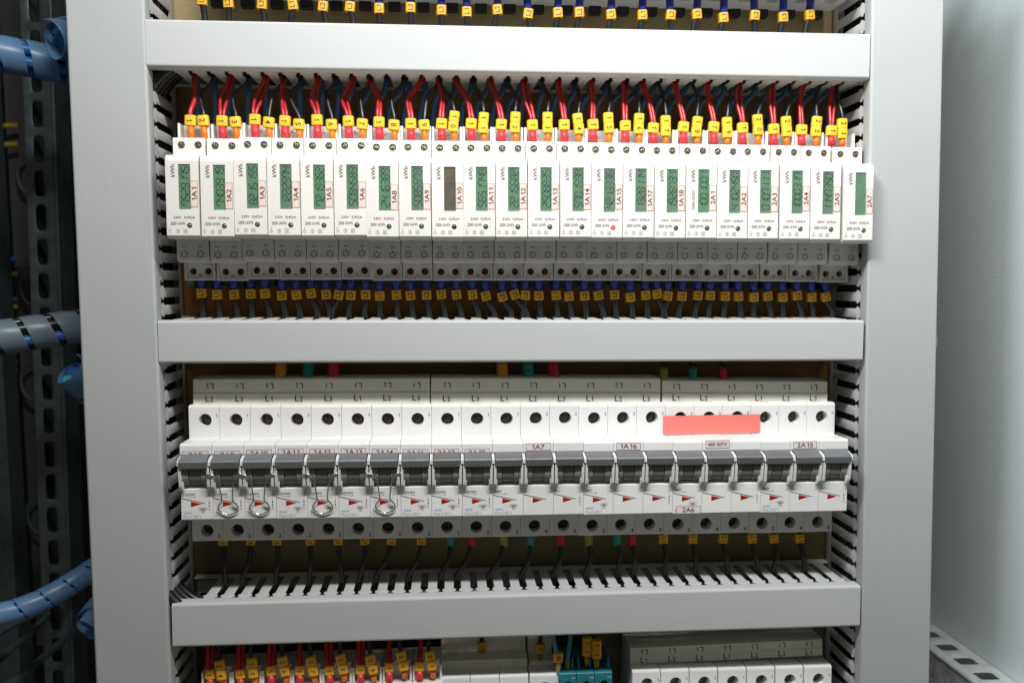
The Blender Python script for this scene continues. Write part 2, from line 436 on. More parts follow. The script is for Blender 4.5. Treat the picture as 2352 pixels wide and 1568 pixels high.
# ------------------------------------------------------------------ wires
_mk = {}
def marker_mesh(kind):
    if kind not in _mk:
        if kind == 'tag': mb = MB().lathe([(.86, -3.0), (1, -2.6), (1, 2.6), (.86, 3.0)], 28, 3.25, 2.5, 3.2); m = 'tag'
        elif kind == 'tagd': mb = MB().lathe([(.86, -3.0), (1, -2.6), (1, 2.6), (.86, 3.0)], 28, 3.0, 2.4, 3.2); m = 'tag'
        elif kind == 'ltag': mb = MB().lathe([(.9, -2.8), (1, -2.6), (1, 2.6), (.9, 2.8)], 28, 2.85, 2.3, 5.); m = 'tagshade'
        elif kind == 'dtag': mb = MB().lathe([(.9, -2.9), (1, -2.6), (1, 2.6), (.9, 2.9)], 28, 2.9, 2.2, 4.); m = 'tagshade'
        _mk[kind] = mb.mesh('marker', m)
    return _mk[kind]
_lt = {}
def letter_mesh(t, rot, h, y, m='ink'):
    k = (t, rot, h, y, m)
    if k not in _lt: _lt[k] = MB().text(t, 0, 0, y, h=h, rot=rot).mesh('lettering', m)
    return _lt[k]
def marker(parent, at, tilt, kind, t, rot, h, base):
    y = {'tag': -2.56, 'tagd': -2.46, 'ltag': -2.36, 'dtag': -2.26}[kind]
    k = link('marker', marker_mesh(kind), parent, Vector(at)-base, (0, tilt, 0))
    link('lettering', letter_mesh(t, rot, h, y), k, (0, 0, 0))
    return k
def wire(name, paths, r, m, label, cat, group):
    "thing: one mesh, or an Empty with several cores"
    base = Vector(paths[0][0])
    def mesh(p): return MB().tube([Vector(q)-base for q in p], r, 10).mesh('core', m)
    if len(paths) == 1: o = link(name, mesh(paths[0]), None, base)
    else:
        o = link(name, None, None, base)
        for p in paths: link('core', mesh(p), o)
    tag(o, label, cat, group); return o, base
def ferrule(parent, a, b, r0, r1, m, base, n=14):
    mb = MB().tube([Vector(a)-base, Vector(b)-base], lambda t: r0+(r1-r0)*t, n, smooth=0)
    return link('ferrule', mb.mesh('ferrule', m), parent)

METERS = ['1A1', '1A2', '1A3', '1A4', '1A5', '1A6', '1A8', '1A9', '1A10', '1A11', '1A12', '1A13', '1A14', '1A15', '1A17', '1A18',
          '2A1', '2A2', '2A3', '2A4', '2A5', '2A7']
# photographed places: red marker, black marker, red top(s) and bow(s), black top and bow
RT = [(437.9, 277.8), (510.4, 279), (585.7, 275.6), (654.6, 278.9), (728.4, 276.4), (800.3, 279.4), (870.6, 281.5), (943.5, 285.1),
      (1014.2, 285.1), (1082.2, 285.1), (1151.3, 286.8), (1222.7, 288.2), (1295.8, 287.6), (1361.9, 286.8), (1436, 289.8), (1500.4, 294.9),
      (1569.5, 292.2), (1639, 292.4), (1705.3, 294.7), (1776.8, 297.3), (1840.8, 298.9), (1909.7, 301.2)]
BT = [(467.2, 278.1), (541.1, 281.4), (617.4, 282.3), (686.4, 286.5), (761.7, 287.2), (832, 285.7), (904.9, 288.2), (974.2, 288.2),
      (1042.2, 280), (1110.1, 283.1), (1183, 282), (1257.3, 282.5), (1327.9, 285.1), (1397.4, 283.1), (1466.9, 285.1), (1528.4, 290.2),
      (1600, 292.2), (1669.5, 293.7), (1740, 287.4), (1805.7, 291.4), (1874.2, 291.4), (1933.6, 296.3)]
RP = [[(434.5, 448)], [(521.6, 507), (528, 523)], [(601.5, 587), (605, 603)], [(639.7, 647), (642, 651)], [(721.4, 714), (722.5, 727)],
      [(794, 786), (797.5, 798)], [(868, 867), (877, 872)], [(956, 937), (958, 943)], [(1026, 1014), (1029, 1018)], [(1066, 1070), (1069, 1073)],
      [(1144, 1138), (1147, 1143)], [(1223, 1204), (1226, 1216)], [(1300, 1285), (1303, 1292)], [(1376, 1359), (1378, 1364)],
      [(1441, 1431), (1444, 1438)], [(1486, 1486), (1489, 1491)], [(1557, 1555), (1560, 1560)], [(1629, 1625), (1632, 1630)],
      [(1709, 1690), (1711, 1701)], [(1782, 1767), (1785, 1777)], [(1859, 1836), (1861, 1840)], [(1922, 1906), (1926, 1918)]]
BP = [(483.5, 461.7), (554, 536), (635, 627), (674, 667), (762, 752), (833, 829), (913.6, 900), (990, 983), (1028, 1032), (1105.6, 1103.6),
      (1178, 1185), (1261, 1260), (1331, 1332), (1407.6, 1403.5), (1446, 1464), (1520, 1523.8), (1590, 1602.6), (1681.6, 1676.7),
      (1755.5, 1757), (1822.7, 1818), (1867, 1874), (1931, 1923)]
TERM = U(1100, 319, 5.6).z        # height of the terminal ledge on the meters

# ------------------------------------------------------------------ energy meters
MW = 17.75
def meter_meshes():
    body = MB()
    prof = [(0, -3.2), (0, -43.9), (2.4, -45.4), (17.2, -45.4), (17.2, -55.6), (18.4, -57.6), (21, -58), (32.6, -58), (32.6, -68.2), (52, -68.2),
            (52, 21.2), (33, 21.2), (33, 11.5), (15.9, 11.5), (15.2, 10.8), (15.2, .2), (3.2, .2), (1.2, -.6)]
    body.prism(prof, 0, MW, 'x', bev=.35, seg=2)
    cut = MB()
    cut.box(6.9, 13.4, -3, .9, -29.6, -5.2)                                   # display opening
    cut.cyl((12.35, -2, -38.4), 1.45, 4)                                     # lamp
    for x in (4.65, 13.85): cut.cyl((x, 10, 7.3), 2.1, 8.)                     # upper screws
    for x in (3.9, 13.0): cut.box(x-1.25, x+1.25, 12, 15.8, 1.35, 2.0)
    for x in (4.2, 13.3): cut.box(x-1.25, x+1.25, 12, 18.2, -49.6, -48.7)
    for cx in (4.2, 13.2):                                                    # six wedge shaped vents
        for k in range(6):
            a = R(60*k+25)
            pts = [(cx+math.cos(a+d)*q, -53.4+math.sin(a+d)*q) for d, q in ((0, .75), (.32, 2.15), (-.32, 2.15))]
            cut.prism(pts, 14, 19.5, 'y')
    for x in (4.6, 13.2): cut.cyl((x, 28, -63.0), 2.05, 12)                   # lower terminals
    cut.box(8.15, 9.75, 28, 33.6, -66.0, -64.5)
    housing = boolcut(body, cut, 'housing', 'meter')
    cheeks = MB()
    cheeks.box(0.05, 1.5, 25, 32.9, 11.6, 21.1, .3)
    cheeks.box(MW-1.5, MW-.05, 25, 32.9, 11.6, 21.1, .3)
    cheeks.box(8.2, 9.5, 32.2, 32.95, 17.6, 19.0, .1)
    low = MB()
    low.box(.05, 1.2, 30.6, 32.5, -68.1, -58.1, .2); low.box(MW-1.2, MW-.05, 30.6, 32.5, -68.1, -58.1, .2)
    low.box(1.25, MW-1.25, 30.6, 32.5, -68.1, -67.0, .2)
    p = MB()
    p.text('kWh', 4.0, -8.8, -.05, h=2.3, w=6.6, rot=90)
    p.text('230V  5(45)A', 9.6, -34.2, -.05, h=1.75, w=11.6)
    p.text('2000 i/kWh', 6.1, -37.3, -.05, h=1.75, w=8.0)
    z = -41.5
    p.ring(1.8, z-.2, .75, .17, -.05); p.line((1.8, z+.5), (1.8, z+2), .17, -.05)
    p.ring(6.0, z, 1.05, .17, -.05); p.text('1', 6.0, z, -.05, h=1.4)
    p.rect(9.1, 11.1, z-1.05, z+1.0, .16, -.05); p.rect(9.65, 10.55, z-.5, z+.45, .16, -.05)
    led = MB().lathe([(1.4, 0), (1.36, .5), (1.1, .95), (.6, 1.2), (.15, 1.28)], 20, mtx=Matrix.Translation((12.35, 1.2, -38.4)) @ Matrix.Rotation(R(90), 4, 'X'))
    disp = MB().box(6.85, 13.45, .55, .85, -29.65, -5.15)
    def screw(r, cx, y, cz, a):
        s = MB().lathe([(r, 0), (r, 1.), (r*.86, 1.5)], 20, mtx=Matrix.Translation((cx, y+1.5, cz)) @ Matrix.Rotation(R(90), 4, 'X'))
        return s
    st = MB().box(13.3, 17.5, -.14, -.02, -28.6, -14.2)
    return dict(housing=housing, cheeks=cheeks.mesh('terminal_shroud', 'meter'), low=low.mesh('lower_shroud', 'mlow'), print=p.mesh('printing', 'ink'),
                led={k: led.mesh('indicator_lamp', k) for k in ('led', 'ledred', 'ledon')}, disp={k: disp.mesh('display', k) for k in ('lcd', 'lcdoff')},
                sticker=st.mesh('sticker', 'sticker'))
def screw_mesh(r, m):
    "pan head with a pozidriv cross standing for the recess edges"
    mb = MB().lathe([(r, 0), (r, -.8), (r*.8, -1.3)], 22)
    for k in range(2):
        mb.box(-r*.75, r*.75, -.22*r, .22*r, -1.55, -1.25, mtx=Matrix.Rotation(R(45+90*k), 4, 'Z'))
    me = MB().add(mb.v, mb.f, Matrix.Rotation(R(-90), 4, 'X') @ Matrix.Scale(1, 4)).mesh('terminal_screw', m)
    return me
SEG = {'0': 'abcdef', '1': 'bc', '2': 'abged', '3': 'abgcd', '4': 'fgbc', '5': 'afgcd', '6': 'afgedc', '7': 'abcf', '8': 'abcdefg', '9': 'abcdfg', '-': 'g', 'L': 'fed'}
def digits_mesh(s):
    "seven segment digits reading upwards"
    mb = MB(); w, h, t = 2.3, 4.3, .44
    def bar(a, b):
        # local digit coordinates (x right, y up) turned 90 degrees: right -> up, up -> left
        def tr(q): return (-q[1], q[0])
        mb.line(tr(a), tr(b), t, 0)
    for i, ch in enumerate(s):
        ox = i*3.05
        g = .3
        P = {'a': ((g, h), (w-g, h)), 'g': ((g, h/2), (w-g, h/2)), 'd': ((g, 0), (w-g, 0)), 'f': ((0, h/2+g), (0, h-g)), 'b': ((w, h/2+g), (w, h-g)),
             'e': ((0, g), (0, h/2-g)), 'c': ((w, g), (w, h/2-g))}
        for q in SEG.get(ch, ''):
            a, b = P[q]; sk = .09
            bar((ox+a[0]+a[1]*sk, a[1]), (ox+b[0]+b[1]*sk, b[1]))
    return mb.mesh('digits', 'digit')
MM = meter_meshes()
SCR = screw_mesh(2.0, 'screw'); SCRC = screw_mesh(1.95, 'screwc')
LCD = [(408.2, 376.9), (488.4, 378.7), (564.7, 375.6), (641.6, 377.3), (718.5, 378.3), (794.8, 377.9), (869.4, 381.6), (944.1, 381.6), (1019.3, 383.2),
       (1092.8, 383.2), (1166.5, 384.2), (1241, 384.4), (1314.7, 385), (1387.3, 386.6), (1459.8, 387), (1531.9, 388.7), (1604.2, 389.1), (1675.7, 390.5),
       (1746.6, 391.1), (1819.8, 392.1), (1890.7, 393.8), (1965.5, 396.4)]
READ = ['7529175', '7403919', '8215155', '1222974', '7219362', '5084583', '2416389', '5085573', '', '5651748', '2215682', '2508835', '5701598', '4213336',
        '1328114', '1926731', '1001001', '4102450', '0107111', '1000317', '1147350', '']
MPOS = []
for i, (nm, uv) in enumerate(zip(METERS, LCD)):
    P = U(*uv, -9.75) - Vector((6.9, 0, -5.2)); P.y = -9.75
    MPOS.append(P)
    extra = {8: ' and a dark blank display', 13: ' and its red lamp lit', 21: ' and an empty green display'}.get(i, ' and a green display')
    e = link('energy_meter', None, None, P, (0, R(random.uniform(-.15, .15)), 0))
    tag(e, f'slim white energy meter with sticker {nm}{extra}', 'energy meter', 'energy meters on the rail')
    link('housing', MM['housing'], e); link('terminal_shroud', MM['cheeks'], e); link('lower_shroud', MM['low'], e)
    link('printing', MM['print'], e)
    if nm == '2A1': link('printing', MB().text('DRS-201D', 4.2, -22.5, -.05, h=1.5, w=10.5, rot=90).mesh('printing', 'ink'), e)
    d = link('display', MM['disp']['lcdoff' if i == 8 else 'lcd'], e)
    if READ[i]: link('digits', digits_mesh(READ[i]), d, (12.6, .5, -27.4))
    s = link('sticker', MM['sticker'], e, (random.uniform(-.15, .1), 0, random.uniform(-.6, .5)+(-.4 if i in (1, 6) else 0)))
    ml = MB(); ml.rect(13.4, 17.4, -28.5, -14.3, .17, -.18); ml.text(nm, 15.45, -21.4, -.18, h=2.7, w=2.75*len(nm)*.86, rot=90)
    link('lettering', ml.mesh('lettering', 'inklabel'), s)
    link('indicator_lamp', MM['led']['ledon' if i == 13 else 'ledred' if i == 8 else 'led'], e)
    for x in (4.65, 13.85): link('terminal_screw', SCR, e, (x, 17.4, 7.3), (0, R(random.uniform(0, 90)), 0))
    for x in (4.6, 13.2): link('terminal_screw', SCRC, e, (x, 38.5, -63.0), (0, R(random.uniform(0, 90)), 0))
    link('rail_clip', MB().box(3.5, 14.5, 36, 49.4, -72.6, -68.3, .4).mesh('rail_clip', 'dinblack'), e) if i == 0 else link('rail_clip', bpy.data.meshes['rail_clip'], e)
zr = MPOS[10].z-25
o = link('din_rail', MB().box(-200, 200, 46, 47.2, -17.5, 17.5).box(-200, 200, 42, 46, 16.3, 17.5).box(-200, 200, 42, 46, -17.5, -16.3).mesh('din_rail', 'rail'), None, (0, 0, zr-29))
tag(o, 'steel mounting rail showing in gaps below the energy meters', 'rail')

# upper wires: red pair, black, blue behind
YT = 15.0
for i in range(22):
    nm = METERS[i]
    P = U(*RT[i], YT); tilt = R(random.uniform(-4, 6))
    paths = []
    n = len(RP[i])
    for k, (ut, um) in enumerate(RP[i]):
        dx = 0 if n == 1 else (-1.0, 1.0)[k]
        a = Vector((P.x+dx*.75, YT+(.5 if k else -.3), P.z-4.5)); c = Vector((P.x+dx*.85, YT+(.6 if k else -.3), P.z+4.5))
        m1 = U(um, 225, YT+4+k*1.2); t = U(ut, 183, YT+6+k); t.x = snap(D1, U(RP[i][0][0], 183, YT+6).x)+(dx*.9); t2 = t+Vector((0, 4, 12))
        paths.append([a, c, m1, t, t2])
    o, b = wire('red_wire', paths, 1.08 if n == 2 else 1.5, 'red',
                ('pair of red wires' if n == 2 else 'single red wire') + f' with yellow marker 1 on top of meter {nm}', 'wire', 'red wires above the meters')
    marker(o, P, tilt, 'tag', '1', -90, 3.1, b)
    one = (i == 0)
    ferrule(o, (P.x+.3, YT, TERM-1), (P.x, YT, P.z-2.9), 1.9 if one else 2.5, 1.9 if one else 2.2, 'feror' if one else 'ferred', b)
    # black
    P = U(*BT[i], YT); tilt = R(random.uniform(-7, 7))
    num = str(i+2)
    two = len(num) == 2
    ut, um = BP[i]
    m1 = U(um, 222, YT+4); t = U(ut, 186, YT+6); t.x = snap(D1, t.x)
    hi = P.z+(6.2 if two else 3.2)
    path = [Vector((P.x, YT, P.z-4)), Vector((P.x+.3, YT, hi+1)), m1, t, t+Vector((0, 4, 12))]
    o, b = wire('black_wire', [path], 1.15, 'black', f'black wire with yellow marker {num} on top of meter {nm}', 'wire', 'black wires above the meters')
    if two:
        sx = math.sin(tilt)*2.95
        marker(o, P+Vector((sx, 0, 2.95)), tilt, 'tagd', num[0], -90, 2.9, b)
        marker(o, P-Vector((sx, .25, 2.95)), tilt*.4, 'tagd', num[1], -90, 2.9, b)
        low = P.z-5.8
    else:
        marker(o, P, tilt, 'tag', num, -90, 3.1, b); low = P.z-2.9
    ferrule(o, (P.x+.6, YT, TERM-1), (P.x+.2, YT, low), 1.85, 1.75, 'feror', b)
    # blue, two per meter, behind
for j, (ut, ul) in enumerate([(446, 455), (487, 494), (528, 526), (565, 569), (602, 610), (640, 648), (676, 690), (713, 724), (752, 769 - 28), (790, 772), (826, 812),
        (862, 843), (899, 880), (938, 914), (975, 952), (1012, 988), (1022, 1022), (1062, 1062), (1098, 1080), (1134, 1112), (1170, 1147), (1207, 1176),
        (1243, 1218), (1281, 1250), (1318, 1283), (1354, 1320), (1391, 1356), (1427, 1391), (1463, 1426), (1494, 1458), (1531, 1500), (1567, 1520), (1603, 1545),
        (1640, 1580), (1676, 1614), (1712, 1649), (1748, 1684), (1786, 1717), (1822, 1750), (1858, 1790), (1888, 1823), (1905, 1842), (1926, 1880), (1944, 1893)]):
    ul = 455+(1900-455)*j/43 if j > 9 else ul
    a = U(ul, 282, 36); m = U(ul+(ut-ul)*.15+random.uniform(-3, 3), 240, 31); c = U(ul+(ut-ul)*.5, 205, 27); t = c+Vector((0, 1, 16)); t.x = snap(D1, c.x); c.x = (c.x+t.x)/2
    a.z -= 4
    i = j//2
    o, b = wire('blue_wire', [[a, m, c, t]], 1.7, 'blue', f'dark blue wire, {"left" if j % 2 == 0 else "right"} of two behind the marked wires above meter {METERS[i]}', 'wire', 'blue wires above the meters')
    ferrule(o, a-Vector((0, 0, 2)), a+Vector((0, 0, 6)), 2.3, 2.3, 'ferblue', b)

# lower wires, two per meter
LT = [(463.7, 673.3), (499.6, 676.3), (538.8, 676), (576.5, 674.7), (609.5, 674), (648, 678.3), (681.5, 676.7), (715.2, 673.7), (749.6, 676),
      (778.4, 677), (806.2, 677.6), (840.1, 676.6), (872.1, 679.5), (910.9, 677), (943.1, 678.3), (979.9, 677), (1013.6, 676), (1048.7, 676.4), (1085.5, 676.4),
      (1115.8, 679.5), (1153.8, 680.8), (1182.4, 676), (1206.3, 677.8), (1237.3, 678.8), (1277.3, 677.6),
      (1306.3, 680), (1342.2, 679.1), (1374.1, 677.8), (1411, 676.9), (1447.3, 682.2), (1482.3, 677.8), (1508.5, 674.7), (1532.9, 679.4), (1565.7, 680), (1602.3, 678.5),
      (1630.4, 678.5), (1664.8, 679.7), (1695.1, 680.3), (1730.4, 682.2), (1762.2, 680), (1796.6, 682.2), (1829.5, 678.5), (1863.2, 682.2), (1895.4, 681)]
LB = [466.8, 504.7, 545.5, 579.4, 619.3, 655.1, 689, 728.8, 757.7, 762, 801, 837.8, 873.3, 912.9, 948, 985.5, 1021.8, 1059.3, 1097.9, 1134.2, 1173, 1208.2, 1202, 1241, 1279.8,
      1311.6, 1346, 1385, 1414.8, 1452.3, 1486.6, 1525.7, 1524.1, 1558.5, 1596, 1627.2, 1662.2, 1700.7, 1730.4, 1769.5, 1797.6, 1839.8, 1866.3, 1910.1]
LS = ['L1', 'L1', 'L2', 'L2', 'L3', 'L3']
for j, (uv, ub) in enumerate(zip(LT, LB)):
    P = U(*uv, 26.5); B = U(ub, 716, 27)
    i = j//2; t = LS[j % 6]
    top = MPOS[i].z-67
    d = Vector((B.x-P.x, 0, B.z-P.z)).normalized()
    tilt = -math.atan2(d.x, -d.z)*-.55
    tx = P.x+(P.x-B.x)*.12
    path = [Vector((tx, 26.5, top)), Vector((P.x, 26.5, P.z)), (P+B)/2+Vector((-d.x*1.2, 0, 0)), B, B+Vector((d.x*5, 1.5, -9))]
    o, b = wire('lower_wire', [path], 2.0, 'black', f'black wire with marker {t} below meter {METERS[i]}, {"left" if j % 2 == 0 else "right"} of its pair', 'wire', 'black wires below the meters')
    marker(o, P, -tilt+R(random.uniform(-3, 3)), 'ltag', t, 90, 2.7, b)
    top1 = Vector((tx, 26.5, top))
    mb = MB().tube([top1-b+Vector((0, 0, 1)), top1-b-Vector((0, 0, 2)), Vector((P.x, 26.5, P.z+3.2))-b], lambda q: 1.7+min(q*4, 1)*.62, 14, smooth=0)
    link('ferrule', mb.mesh('ferrule', 'ferblue'), o)

# ------------------------------------------------------------------ circuit breakers
B0 = U(417, 1195, -4.); B1 = U(1945, 1175.8, -4.)
PIT = (B1-B0)/22; BWID = PIT.length-.12
def pole_body(w):
    body = MB()
    prof = [(0, .6), (0, 17.8), (3.6, 19.6), (7, 19.8), (7, 36.4), (.4, 37.2), (0, 37.8), (0, 42.3), (.35, 43.1), (1.4, 43.6), (19, 43.4), (19, 61.3), (19.4, 62.3), (20.6, 62.8),
            (56, 62.8), (56, -17.8), (20.4, -17.8), (20, -17.4), (20, -1.2), (.8, 0)]
    body.prism(prof, 0, w, 'x', bev=.22, seg=2)
    cut = MB()
    cut.cyl((w/2+.55, 10, 54.1), 3.75, 18)
    cut.cyl((w/2-.15, 10, -11.6), 3.65, 20)
    cut.box(w/2-3.4, w/2+3.4, 21.5, 23.2, 61.9, 64)                              # slot in the top face
    return boolcut(body, cut, 'housing', 'brk')
HOUS = pole_body(BWID)
LEV = MB().prism([(-.4, 38.0), (-6.9, 35.2), (-7.5, 34.4), (-6.6, 30.6), (-3.2, 29.6), (3, 30), (3, 36)], 1.05, BWID-1.1, 'x', bev=.3, seg=2).mesh('toggle_lever', 'lever')
def barrel(x0, x1, r, m):
    mb = MB()
    mb.lathe([(r-.3, x0), (r, x0+.3), (r, x1-.3), (r-.3, x1)], 40, mtx=Matrix.Translation((0, 3.7, 26.6)) @ Matrix.Rotation(R(90), 4, 'Y'))
    return mb
BAR = MB()
for a, b in ((1.7, 5.2), (12.0, BWID-1.5)): q = barrel(a, b, 7.4, 'barrel'); BAR.add(q.v, q.f)
BAR = BAR.mesh('toggle_drum', 'barrel')
BARC = barrel(5.3, 11.9, 7.0, 'barrel2').mesh('drum_core', 'barrel2')
BRK = MB().prism([(-5.8, 30.6), (-5.0, 31.6), (4, 33), (4, 19.6), (-.2, 18.0), (-2.6, 17.4), (-4.2, 20), (-5.4, 26)], -.15, 1.35, 'x', bev=.12).prism(
    [(-3.6, 22.5), (-2.0, 22.5), (-1.0, 17.9), (-2.9, 17.6)], 1.25, 2.0, 'x').prism([(.3, 37.0), (-5.6, 35.3), (-6.4, 34.4), (-6.6, 32.2), (-3.5, 31.2), (.3, 31.0)], -.42, .3, 'x', bev=.1).mesh('side_bracket', 'bracket')
RED = MB().prism([(5.5, 10.8), (11.2, 9.3), (5.5, 7.7)], -.12, .3, 'y').mesh('trip_indicator', 'redwin')
GRO = MB().line((.15, 5.4), (13.0, 9.05), .65, -.05).mesh('groove', 'white')
def print_pole(first, last, volts):
    p = MB(); y = -.06
    p.line((.1, 12.7), (13.2, 9.5), .4, y)
    if first:
        p.text('~'+volts, 1.2+(3.5 if '/' in volts else 2.), 14.8, y, h=1.35, w=7.0 if '/' in volts else 4.0)
        p.line((2.9, 13.6), (6.6, 13.1), .13, y); p.line((6.6, 13.1), (8, 13.35), .13, y)
        p.flat([(6.9, 13.3), (7.9, 13.05), (7.9, 13.65)], y)
        p.rect(9.8, 14.2, 5.6, 7.0, .13, y); p.text('6000', 12.0, 6.3, y, h=.85, w=2.6)
        p.rect(11.1, 12.9, 4.1, 5.5, .13, y); p.text('3', 12.0, 4.8, y, h=.85)
    if last:
        x = 15.5
        p.line((x, 12.6), (x, 7.6), .13, y)
        p.flat([(x-.42, 9.7), (x+.42, 9.7), (x, 10.9)], y); p.flat([(x-.42, 8.5), (x, 7.3), (x+.42, 8.5)], y); p.ring(x, 6.3, .62, .13, y)
    return p.mesh('printing', 'inkb')
PR1 = print_pole(True, True, '230/400V'); PR3 = [print_pole(True, False, '400V'), print_pole(False, False, ''), print_pole(False, True, '')]
MAKE = MB()
for k in range(5): MAKE.flat([(1.5+k*.85, 3.75), (2.1+k*.85, 3.75), (2.35+k*.85, 4.75), (1.75+k*.85, 4.75)], -.06)
MAKE = MAKE.mesh('maker_mark', 'inkcyan')
TYPE = MB().text('PL6-C40/1', 6.0, 2.1, -.06, h=1.9, w=9.6).mesh('type_marking', 'inkpale')
SCRB = screw_mesh(3.4, 'screwd')
def num_mesh(a, b):
    p = MB(); p.text(a, BWID-1.6, 56.6, 18.93, h=2.0, w=1.0 if a == '1' else 1.1)
    return p.mesh('terminal_number', 'inkteal')
def num_low(b): return MB().text(b, BWID-2.0, -15.0, 19.93, h=2.4).mesh('terminal_number', 'inkb')
NUM = {k: num_mesh(k, k) for k in '135'}; NUML = {k: num_low(k) for k in '246'}
HANDLES = []
def pole(e, x, k, n, volts):
    def L(name, me, loc=(0, 0, 0), rot=None, par=None): return link(name, me, par or e, Vector(loc)+Vector((x if par is None else 0, 0, 0)), rot)
    h = L('housing', HOUS)
    L('toggle_lever', LEV); d = L('toggle_drum', BAR); L('drum_core', BARC, par=d)
    L('side_bracket', BRK, (.45, 0, 0)); b2 = L('side_bracket', BRK, (BWID-.35, 0, 0)); b2.scale = (-1, 1, 1)
    L('trip_indicator', RED); L('groove', GRO)
    L('printing', PR1 if n == 1 else PR3[k])
    L('terminal_screw', SCRB, (BWID/2+.55, 26.5, 54.1), (0, R(random.uniform(0, 90)), 0))
    L('terminal_screw', SCRB, (BWID/2-.15, 28.5, -11.6), (0, R(random.uniform(0, 90)), 0))
    L('terminal_number', NUM['135'[k]]); L('terminal_number', NUML['246'[k]])
def sticker(e, x, z, t, w=14.4, h=4.6, th=2.8, y=-.1):
    s = link('sticker', MB().box(-w/2, w/2, -.05, .06, -h/2, h/2).mesh('sticker', 'stickerw'), e, (x, y, z), (0, R(random.uniform(-.6, .6)), 0))
    m = MB(); m.rect(-w/2+.1, w/2-.1, -h/2+.1, h/2-.1, .2, -.09); m.text(t, 0, 0, -.09, h=th, w=min(w*.82, len(t)*th*.86))
    link('lettering', m.mesh('lettering', 'inklabel'), s)
SING = ['2A8', '2A9', '2A10', '2A11', '2A12', '2A13', '2A14', '2A16', '2A17', '2A18']
HID = [.2, .2, .8, 1.3, 1.2, 1.4, 1.0, .6, .6, .5]
def bpos(i):
    P = B0+PIT*i; P.y = -4; return P
for i, nm in enumerate(SING):
    e = link('circuit_breaker', None, None, bpos(i))
    clip = i in (1, 2, 4, 6)
    tag(e, f'white single breaker behind half hidden sticker {nm}' + (', wire loop hanging on it' if clip else ', lever clear of wire loops'), 'circuit breaker', 'single pole breakers')
    pole(e, 0, 0, 1, '')
    sticker(e, 8.6, 37.0+HID[i], nm)
    link('maker_mark', MAKE, e); link('type_marking', TYPE, e)
    if clip: HANDLES.append((i, nm))
for j, (nm, t, lab) in enumerate([('1A7', '1A7', 'white triple breaker with sticker 1A7 above its middle lever'), ('1A16', '1A16', 'white triple breaker with sticker 1A16 above its middle lever'),
                                  ('2A6', '48B BEPX', 'white triple breaker with stickers 48B BEPX and 2A6 under red tape'), ('2A15', '2A15', 'white triple breaker with sticker 2A15, last at the right')]):
    e = link('triple_breaker', None, None, bpos(10+3*j)); tag(e, lab, 'circuit breaker', 'three pole breakers')
    for k in range(3): pole(e, PIT.length*k, k, 3, '400V')
    sticker(e, PIT.length+8.8, 40.4 if j != 2 else 41.2, t, th=2.8 if j != 2 else 2.0, h=4.5 if j != 2 else 4.9)
    if j == 2: sticker(e, 9.4, 2.6, '2A6', w=14.6)
    else: link('maker_mark', MAKE, e)
    link('type_marking', TYPE, e)
for i, nm in HANDLES:
    P = [(-1.3, 27.2), (1.5, 27.0), (3.3, 26.4), (4.5, 24.1), (5.1, 18.5), (5.6, 12.9), (5.1, 10.9), (3.1, 7.9), (3.8, 5.6), (8.1, 3.2), (12.7, 4.6), (14.2, 6.9), (13.4, 8.9), (11.7, 11.2),
         (11.5, 13.5), (12.1, 18), (12.7, 22.1), (14, 26.1), (15.7, 27.3), (18.2, 27.3)]
    Y = [-6.2, -6.3, -5.6, -4.9, -4.0, -2.8, -2.2, -1.6, -1.4, -1.2, -1.4, -1.6, -1.8, -2.4, -3.0, -4.0, -4.9, -5.6, -6.3, -6.2]
    s = random.uniform(-.3, .3)
    o = link('wire_loop', MB().tube([(x+s*(z-15)/15, y, z) for (x, z), y in zip(P, Y)], .4, 10, smooth=6).mesh('wire_loop', 'clip'), None, bpos(i))
    tag(o, f'silver spring wire loop hanging from the lever of breaker {nm}', 'wire loop', 'wire loops on breakers')
# red tape across the terminals of breaker 2A6
a, b = U(1523, 955, 14.3), U(1746, 951, 14.3); c = U(1523, 997, 14.3)
mb = MB(); n = 24
for k in range(n+1):
    t = k/n; q = a.lerp(b, t); yy = 14.3-.25*math.sin(t*math.pi*3)
    mb.v += [Vector((q.x, yy, q.z)), Vector((q.x, yy+.2*math.sin(t*9), q.z-(a.z-c.z))), Vector((q.x, yy+.15, q.z)), Vector((q.x, yy+.15+.2*math.sin(t*9), q.z-(a.z-c.z)))]
for k in range(n):
    i = k*4; mb.f += [(i, i+1, i+5, i+4), (i+2, i+6, i+7, i+3), (i, i+4, i+6, i+2), (i+1, i+3, i+7, i+5)]
o = link('red_tape', mb.mesh('red_tape', 'tape')); tag(o, 'strip of coral red tape across the terminals of the third triple breaker', 'tape')

